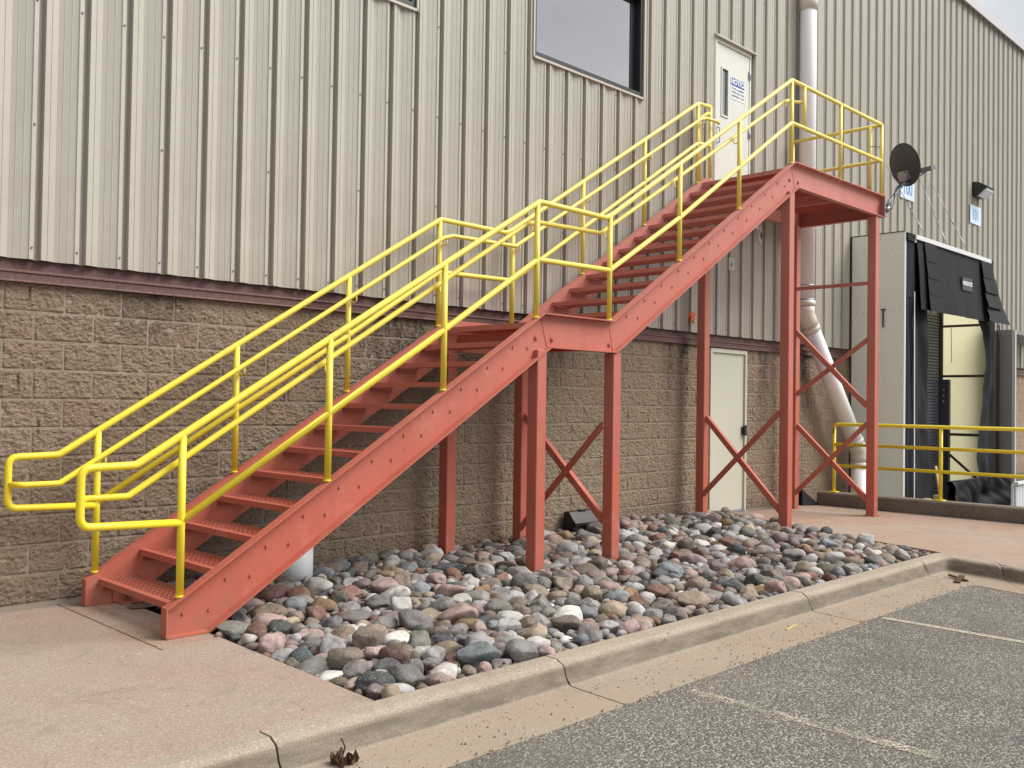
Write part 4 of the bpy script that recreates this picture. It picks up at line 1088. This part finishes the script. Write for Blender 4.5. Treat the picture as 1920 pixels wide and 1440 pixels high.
for i in range(9):
    c_ = Vector((.365+random.uniform(-.05, .06), -3.54+random.uniform(-.05, .04), -.16)); a = random.uniform(0, 6)
    s_ = random.uniform(.02, .034)
    q.grid(lambda u, v: (c_.x+math.cos(a)*(u-.5)*s_*2-math.sin(a)*(v-.5)*s_*(1-abs(u-.5)), c_.y+math.sin(a)*(u-.5)*s_*2+math.cos(a)*(v-.5)*s_, c_.z+.02+.02*math.sin(u*6+i)+.015*math.cos(v*5+i*2)), 5, 4)
q.tube([(.36, -3.53, -.16), (.37, -3.55, -.09), (.355, -3.54, -.05)], .004, 6)
o = q.build('dry_leaves', LEAF); tag(o, 'curled brown dead leaf caught in the gutter at the bottom left', 'leaf')
q = MB(); q.bar((7.05, -3.76, -.165), (7.35, -3.70, -.15), .05, .02); q.bar((7.2, -3.80, -.16), (7.30, -3.60, -.145), .03, .015)
o = q.build('gutter_debris', LEAF); tag(o, 'broken bark scraps lying in the gutter at the kerb corner', 'debris')
q = MB(); q.bar((4.15, -3.62, -.163), (4.33, -3.60, -.160), .018, .008); o = q.build('twig', WOOD); tag(o, 'short pale twig lying in the gutter', 'twig')
# grit in the gutter and at the wall foot: uncountable
q = MB(); rg = random.Random(11)
for i in range(900):
    x = rg.uniform(-.5, 7.3); y = -3.52-abs(rg.gauss(0, .05)) if i % 3 else rg.uniform(-3.85, -3.5)
    if i > 700: y = -3.865+rg.gauss(0, .012)
    s_ = rg.uniform(.002, .007); z = -.168
    q.add([(x-s_, y, z), (x, y-s_, z), (x+s_, y, z), (x, y+s_, z), (x, y, z+s_*1.3)], [(0, 1, 4), (1, 2, 4), (2, 3, 4), (3, 0, 4)])
o = q.build('gutter_grit', mat('dark_grit', (.08, .06, .045), .9)); o['kind'] = 'stuff'; tag(o, 'loose dark grit scattered along the gutter', 'grit')

# ------------------------------------------------------------------ river rocks
BED = [(.80, -.03), (.80, -1.60), (.75, YK), (7.66, YK), (8.55, -1.62), (8.56, -.03)]
def inside(x, y, mg=0):
    if y > -.03-mg or y < YK+mg or x < .78+mg: return False
    xr = 7.86+(8.95-7.86)*min(1, (y-YK)/(-.03-YK))
    return x < xr-mg
def base_h(x, y):
    h = -.075+.055*max(0, min(1, (y+2.6)/2.4))
    h += .05*math.exp(-((x-7.0)**2)/1.6)*max(0, (y+1.8)/1.8) + .025*noise.noise((x*1.3, y*1.3, 5))
    if x < 1.7: h -= .03*(1.7-x)*(1 if y > -1.5 else .3)
    return h
PAL = [('grey', (.205, .195, .183), 24), ('dark slate', (.075, .080, .087), 7), ('pinkish', (.34, .25, .232), 16), ('tan', (.31, .25, .188), 11), ('white', (.56, .54, .51), 5),
       ('reddish brown', (.185, .105, .082), 8), ('pale grey', (.36, .35, .345), 16), ('brown grey', (.18, .15, .122), 14), ('mauve', (.235, .185, .187), 8), ('bluish grey', (.19, .205, .225), 5), ('ochre', (.27, .175, .10), 2)]
pw = [p[2] for p in PAL]
def rock_shape(seed, sub):
    import bmesh
    bm = bmesh.new(); bmesh.ops.create_icosphere(bm, subdivisions=sub, radius=1)
    s = Vector((seed*3.7, seed*1.3, seed*.7)); ang = (seed % 3)/3.0
    rr = random.Random(seed); cuts = []
    for i in range(rr.choice((4, 7, 10))):
        d = Vector((rr.gauss(0, 1), rr.gauss(0, 1), rr.gauss(0, 1))).normalized(); cuts.append((d, rr.uniform(.58, .86)))
    for v in bm.verts:
        p = v.co.copy()
        for d, h in cuts:
            k = p.dot(d)
            if k > h: p -= d*(k-h)*.85
        n_ = noise.noise(p*1.1+s)*.20 + noise.noise(p*2.6+s)*.07 + noise.noise(p*7+s)*.022
        v.co = p*(1+n_)
    vs = [tuple(v.co) for v in bm.verts]; fs = [tuple(q.index for q in f.verts) for f in bm.faces]; bm.free()
    return vs, fs
SH_HI = [rock_shape(i+1, 4) for i in range(16)]
SH_LO = [rock_shape(i+40, 2) for i in range(10)]
mesh_hi = []
for vs, fs in SH_HI:
    me = bpy.data.meshes.new('river_rock'); me.from_pydata(vs, [], fs); me.polygons.foreach_set('use_smooth', [True]*len(fs)); me.materials.append(ROCKO); mesh_hi.append(me)
rr = random.Random(21)
rocks = []     # x,y,z,(a,b,c),rot,colorindex,special label
def add(x, y, z, a, b_, c_, rz, ci, sp=None, shp=None): rocks.append([x, y, z, a, b_, c_, rz, ci, sp, shp])
# landmark stones seen in the photograph (bed position, half sizes, colour index)
SPEC = [(.93, -3.02, .115, .085, .07, 1, 'large dark slate rock at the near left tip of the rock bed'),
        (1.38, -3.08, .105, .07, .045, 4, 'flat white rock by the kerb near the left tip of the bed'),
        (.98, -3.17, .09, .06, .055, 6, 'pale grey banded rock at the very corner where slab and kerb meet'),
        (.86, -2.72, .10, .06, .05, 4, 'long off-white rock on the edge of the left slab'),
        (1.18, -2.80, .085, .065, .055, 1, 'blue black rounded rock next to the long off-white rock'),
        (1.55, -2.62, .11, .085, .08, 0, 'tall dark grey angular rock in the middle of the near bed'),
        (1.10, -2.38, .085, .08, .10, 6, 'speckled grey upright oval rock near the left slab edge'),
        (.90, -2.05, .10, .075, .07, 2, 'round pinkish grey cobble close to the left slab edge'),
        (2.10, -2.05, .10, .07, .065, 3, 'cream tan rounded rock in front of the white bucket'),
        (2.55, -1.20, .10, .09, .12, 3, 'tall tan grey boulder between the stringer and the first columns'),
        (2.05, -2.9, .09, .075, .075, 6, 'light grey speckled rock against the kerb below the tan rock'),
        (3.25, -.95, .17, .085, .08, 1, 'long dark grey oval rock left of the front landing columns'),
        (3.05, -2.55, .10, .08, .07, 1, 'dark slate angular rock halfway along the near kerb'),
        (4.15, -1.75, .12, .09, .08, 7, 'olive grey round boulder in front of the left landing column'),
        (4.30, -2.05, .12, .07, .065, 5, 'brown lumpy rock with ochre patches below the olive boulder'),
        (4.12, -1.35, .12, .09, .05, 6, 'large pale flat rock just right of the left landing column'),
        (5.00, -2.35, .10, .09, .085, 8, 'big mauve granite cobble in front of the landing'),
        (3.1, -3.1, .11, .065, .055, 3, 'long tan orange rock lying along the kerb'),
        (5.35, -1.85, .11, .085, .08, 5, 'dark red brown rock right of the landing columns'),
        (4.55, -.85, .09, .075, .10, 3, 'pointed tan rock between the landing columns'),
        (6.05, -.75, .16, .075, .07, 6, 'long pale grey rock near the wall before the lower door'),
        (7.55, -.85, .09, .06, .06, 4, 'bright white rock near the platform column'),
        (7.75, -3.0, .075, .06, .07, 1, 'dark slate rock at the far right tip of the bed'),
        (7.6, -2.55, .09, .07, .05, 1, 'black pointed rock near the right slab edge'),
        (8.05, -1.95, .12, .07, .05, 7, 'brown flat rock on the edge of the right slab'),
        (2.9, -1.75, .09, .08, .07, 10, 'rust orange rock in the left middle of the bed'),
        (1.0, -1.72, .10, .08, .06, 5, 'dark red rock just under the outer stringer'),
        (1.25, -1.95, .09, .065, .055, 2, 'pinkish rounded rock under the outer stringer')]
occ = {}
def cell(x, y): return (int(x/.25), int(y/.25))
def clash(x, y, r, f):
    cx_, cy2 = cell(x, y)
    for i in (-1, 0, 1):
        for j in (-1, 0, 1):
            for (a, b_, c_) in occ.get((cx_+i, cy2+j), ()):
                if (a-x)**2+(b_-y)**2 < ((r+c_)*f)**2: return True
    return False
def put(x, y, r): occ.setdefault(cell(x, y), []).append((x, y, r))
COLB = [(c_[0], c_[1]) for c_ in cols]
def oncol(x, y, r): return any(abs(x-a) < .06+r*.6 and abs(y-b_) < .06+r*.6 for a, b_ in COLB) or (x-2.07)**2+(y+.40)**2 < (.17+r*.8)**2 or (5.72 < x < 6.32 and y > -.26-r*.6) or (x < 1.25 and y > -1.52 and y < 0 and x < .95+r)
for (x, y, a, b_, c_, ci, sp) in SPEC:
    y = max(y, YK+b_+.01)
    add(x, y, base_h(x, y)+c_*.55, a, b_, c_, rr.uniform(-.5, .5), ci, sp); put(x, y, (a+b_)/2)
# top layer
def dart(tries, rmin, rmax, f, lift):
    for _ in range(tries):
        x = rr.uniform(.8, 8.95); y = rr.uniform(YK, -.03)
        r = rmin+(rmax-rmin)*rr.random()**1.6
        if not inside(x, y, r*.85) or oncol(x, y, r): continue
        if clash(x, y, r, f): continue
        put(x, y, r)
        a = r*rr.uniform(1.0, 1.35); b_ = r*rr.uniform(.8, 1.05); c_ = r*rr.uniform(.60, .95)
        add(x, y, base_h(x, y)+c_*lift+rr.uniform(-.01, .015), a, b_, c_, rr.uniform(0, 3.14), rr.choices(range(len(PAL)), pw)[0])
dart(1100, .080, .112, .84, .55)
dart(9000, .048, .074, .79, .6)
dart(30000, .028, .052, .78, .8)
ntop = len(rocks)
# under layer filling the gaps
y = YK+.05
while y < -.05:
    x = .82
    while x < 8.95:
        xx = x+rr.uniform(-.025, .025); yy = y+rr.uniform(-.025, .025); r = rr.uniform(.04, .06)
        if inside(xx, yy, r*.7) and not (xx < .98 and yy > -1.5):
            add(xx, yy, base_h(xx, yy)-.03+rr.uniform(-.015, .02), r*1.25, r, r*.8, rr.uniform(0, 3.14), rr.choices(range(len(PAL)), pw)[0])
        x += .085
    y += .085
order = sorted(range(ntop), key=lambda i: (0 if rocks[i][8] else 1, -(rocks[i][3]*rocks[i][5])**.5/(Vector(rocks[i][:3])-CAM).length))
ind = set(order[:300])
LM = [((.75, -2.4), 'the left slab'), ((1.0, -3.1), 'the bed tip'), ((3.835, -1.415), 'the first column'), ((4.868, -1.415), 'the second column'), ((3.85, -.245), 'the rear column'),
      ((8.15, -1.41), 'the tall column'), ((6.0, -.2), 'the bait box'), ((2.07, -.4), 'the bucket'), ((2.0, YK), 'the left kerb joint'), ((4.85, YK), 'the middle kerb joint'), ((7.4, -3.2), 'the kerb corner'), ((2.6, -1.9), 'the left bed middle'), ((5.6, -2.0), 'the right bed middle'), ((6.6, -1.2), 'the rock mound'), ((3.4, YK), 'the left kerb section'), ((6.2, YK), 'the right kerb section')]
cj_ = Vector((.707, .705))
def rock_label(x, y, a, b_, c_, ci, shape):
    lm = min(LM, key=lambda q_: (q_[0][0]-x)**2+(q_[0][1]-y)**2)
    dx, dy = x-lm[0][0], y-lm[0][1]
    right = dx*.705-dy*.709; far = dx*.707+dy*.705
    pos = ('right of' if right > 0 else 'left of') if abs(right) > abs(far) else ('behind' if far > 0 else 'in front of')
    dist = ''
    sz = 'large' if a > .105 else ('medium' if a > .08 else 'small')
    return f"{sz} {shape} {PAL[ci][0]} rock {dist}{pos} {lm[1]}"
NEARP = {}
def nearest_ind(i):
    x, y = rocks[i][0], rocks[i][1]; best = None
    for j in ind:
        if j == i: continue
        d = (rocks[j][0]-x)**2+(rocks[j][1]-y)**2
        if best is None or d < best[0]: best = (d, j)
    return best[1]
GRP = 'river rocks in the bed under the stairs'
lv, lfc, lc = [], [], []
for i, R in enumerate(rocks):
    x, y, z, a, b_, c_, rz, ci, sp, shp = R
    base = PAL[ci][1]; j = rr.uniform(.72, 1.28); col = [min(.7, max(.02, q_*j+rr.uniform(-.007, .007))) for q_ in base]
    tilt = (rr.uniform(-.3, .3), rr.uniform(-.3, .3))
    if i in ind:
        si = rr.randrange(16)
        o = bpy.data.objects.new('river_rock', mesh_hi[si]); COL.objects.link(o)
        o.location = (x, y, z); o.scale = (a, b_, c_); o.rotation_euler = (tilt[0], tilt[1], rz); o.color = (*col, 1)
        ratio = a/b_
        shape = 'elongated' if ratio > 1.45 else ('rounded' if ratio < 1.15 else 'oval')
        lab = sp or rock_label(x, y, a, b_, c_, ci, shape)+' beside a '+PAL[rocks[nearest_ind(i)][7]][0]+' one'
        tag(o, lab, 'rock', GRP)
    else:
        under = i >= ntop
        vs, fs = SH_LO[rr.randrange(10)]
        M3 = Matrix.Rotation(rz, 3, 'Z') @ Matrix.Rotation(tilt[0], 3, 'X')
        b0 = len(lv)
        for v in vs:
            p = M3 @ Vector((v[0]*a, v[1]*b_, v[2]*c_)); lv.append((p.x+x, p.y+y, p.z+z))
        for f in fs: lfc.append(tuple(q_+b0 for q_ in f)); lc.append(col)
lit = MB(); rl = random.Random(5)
for i in range(520):
    x = rl.uniform(.85, 8.8); y_ = rl.uniform(YK+.03, -.06)
    if rl.random() < .45: y_ = rl.choice((rl.uniform(YK+.02, YK+.35), rl.uniform(-.35, -.04)))
    if not inside(x, y_, .02): continue
    s_ = rl.uniform(.010, .030); a = rl.uniform(0, 6.3); z_ = base_h(x, y_)+rl.uniform(.02, .06)
    ux = Vector((math.cos(a), math.sin(a), rl.uniform(-.5, .5)))*s_; vx = Vector((-math.sin(a), math.cos(a), rl.uniform(-.5, .5)))*s_*rl.uniform(.3, .7)
    c_ = Vector((x, y_, z_))
    lit.add([c_-ux, c_-vx*.8, c_+ux, c_+vx, c_+Vector((0, 0, s_*.4))], [(0, 1, 4), (1, 2, 4), (2, 3, 4), (3, 0, 4)])
for i in range(70):
    x = rl.uniform(.9, 8.6); y_ = rl.uniform(YK+.05, -.06); a = rl.uniform(0, 6.3); l_ = rl.uniform(.04, .14); z_ = base_h(x, y_)+rl.uniform(.03, .08)
    if inside(x, y_, .08): lit.bar((x, y_, z_), (x+math.cos(a)*l_, y_+math.sin(a)*l_, z_+rl.uniform(-.02, .03)), .004, .004)
o = lit.build('leaf_litter', LEAF); tag(o, 'dead leaf scraps and twigs caught between the river rocks', 'leaf litter', None, 'stuff')
seen = {}
for o in COL.objects:
    if o.name.startswith('river_rock') and len(o['label'].split()) > 15: o['label'] = o['label'].split(' ', 1)[1]
for o in COL.objects:
    if o.name.startswith('river_rock'): seen.setdefault(o['label'], []).append(o)
for lb, os_ in seen.items():
    if len(os_) > 1:
        os_.sort(key=lambda q_: (Vector(q_.location)-CAM).length)
        for k_, o in enumerate(os_): o['label'] = ('nearer ' if k_ == 0 else ('farther ' if k_ == len(os_)-1 else 'middle '))+lb
me = bpy.data.meshes.new('smaller_rocks'); me.from_pydata(lv, [], lfc); me.polygons.foreach_set('use_smooth', [True]*len(lfc)); me.materials.append(ROCKA)
at = me.color_attributes.new('stone', 'FLOAT_COLOR', 'CORNER')
buf = []
for f, c_ in zip(me.polygons, lc):
    buf += [c_[0], c_[1], c_[2], 1.0]*f.loop_total
at.data.foreach_set('color', buf)
o = link('smaller_rocks', me); tag(o, 'mass of smaller mixed river stones filling the bed under the stairs', 'rocks', GRP, 'stuff')
print('rocks', ntop, len(rocks), 'blocks', cnt)
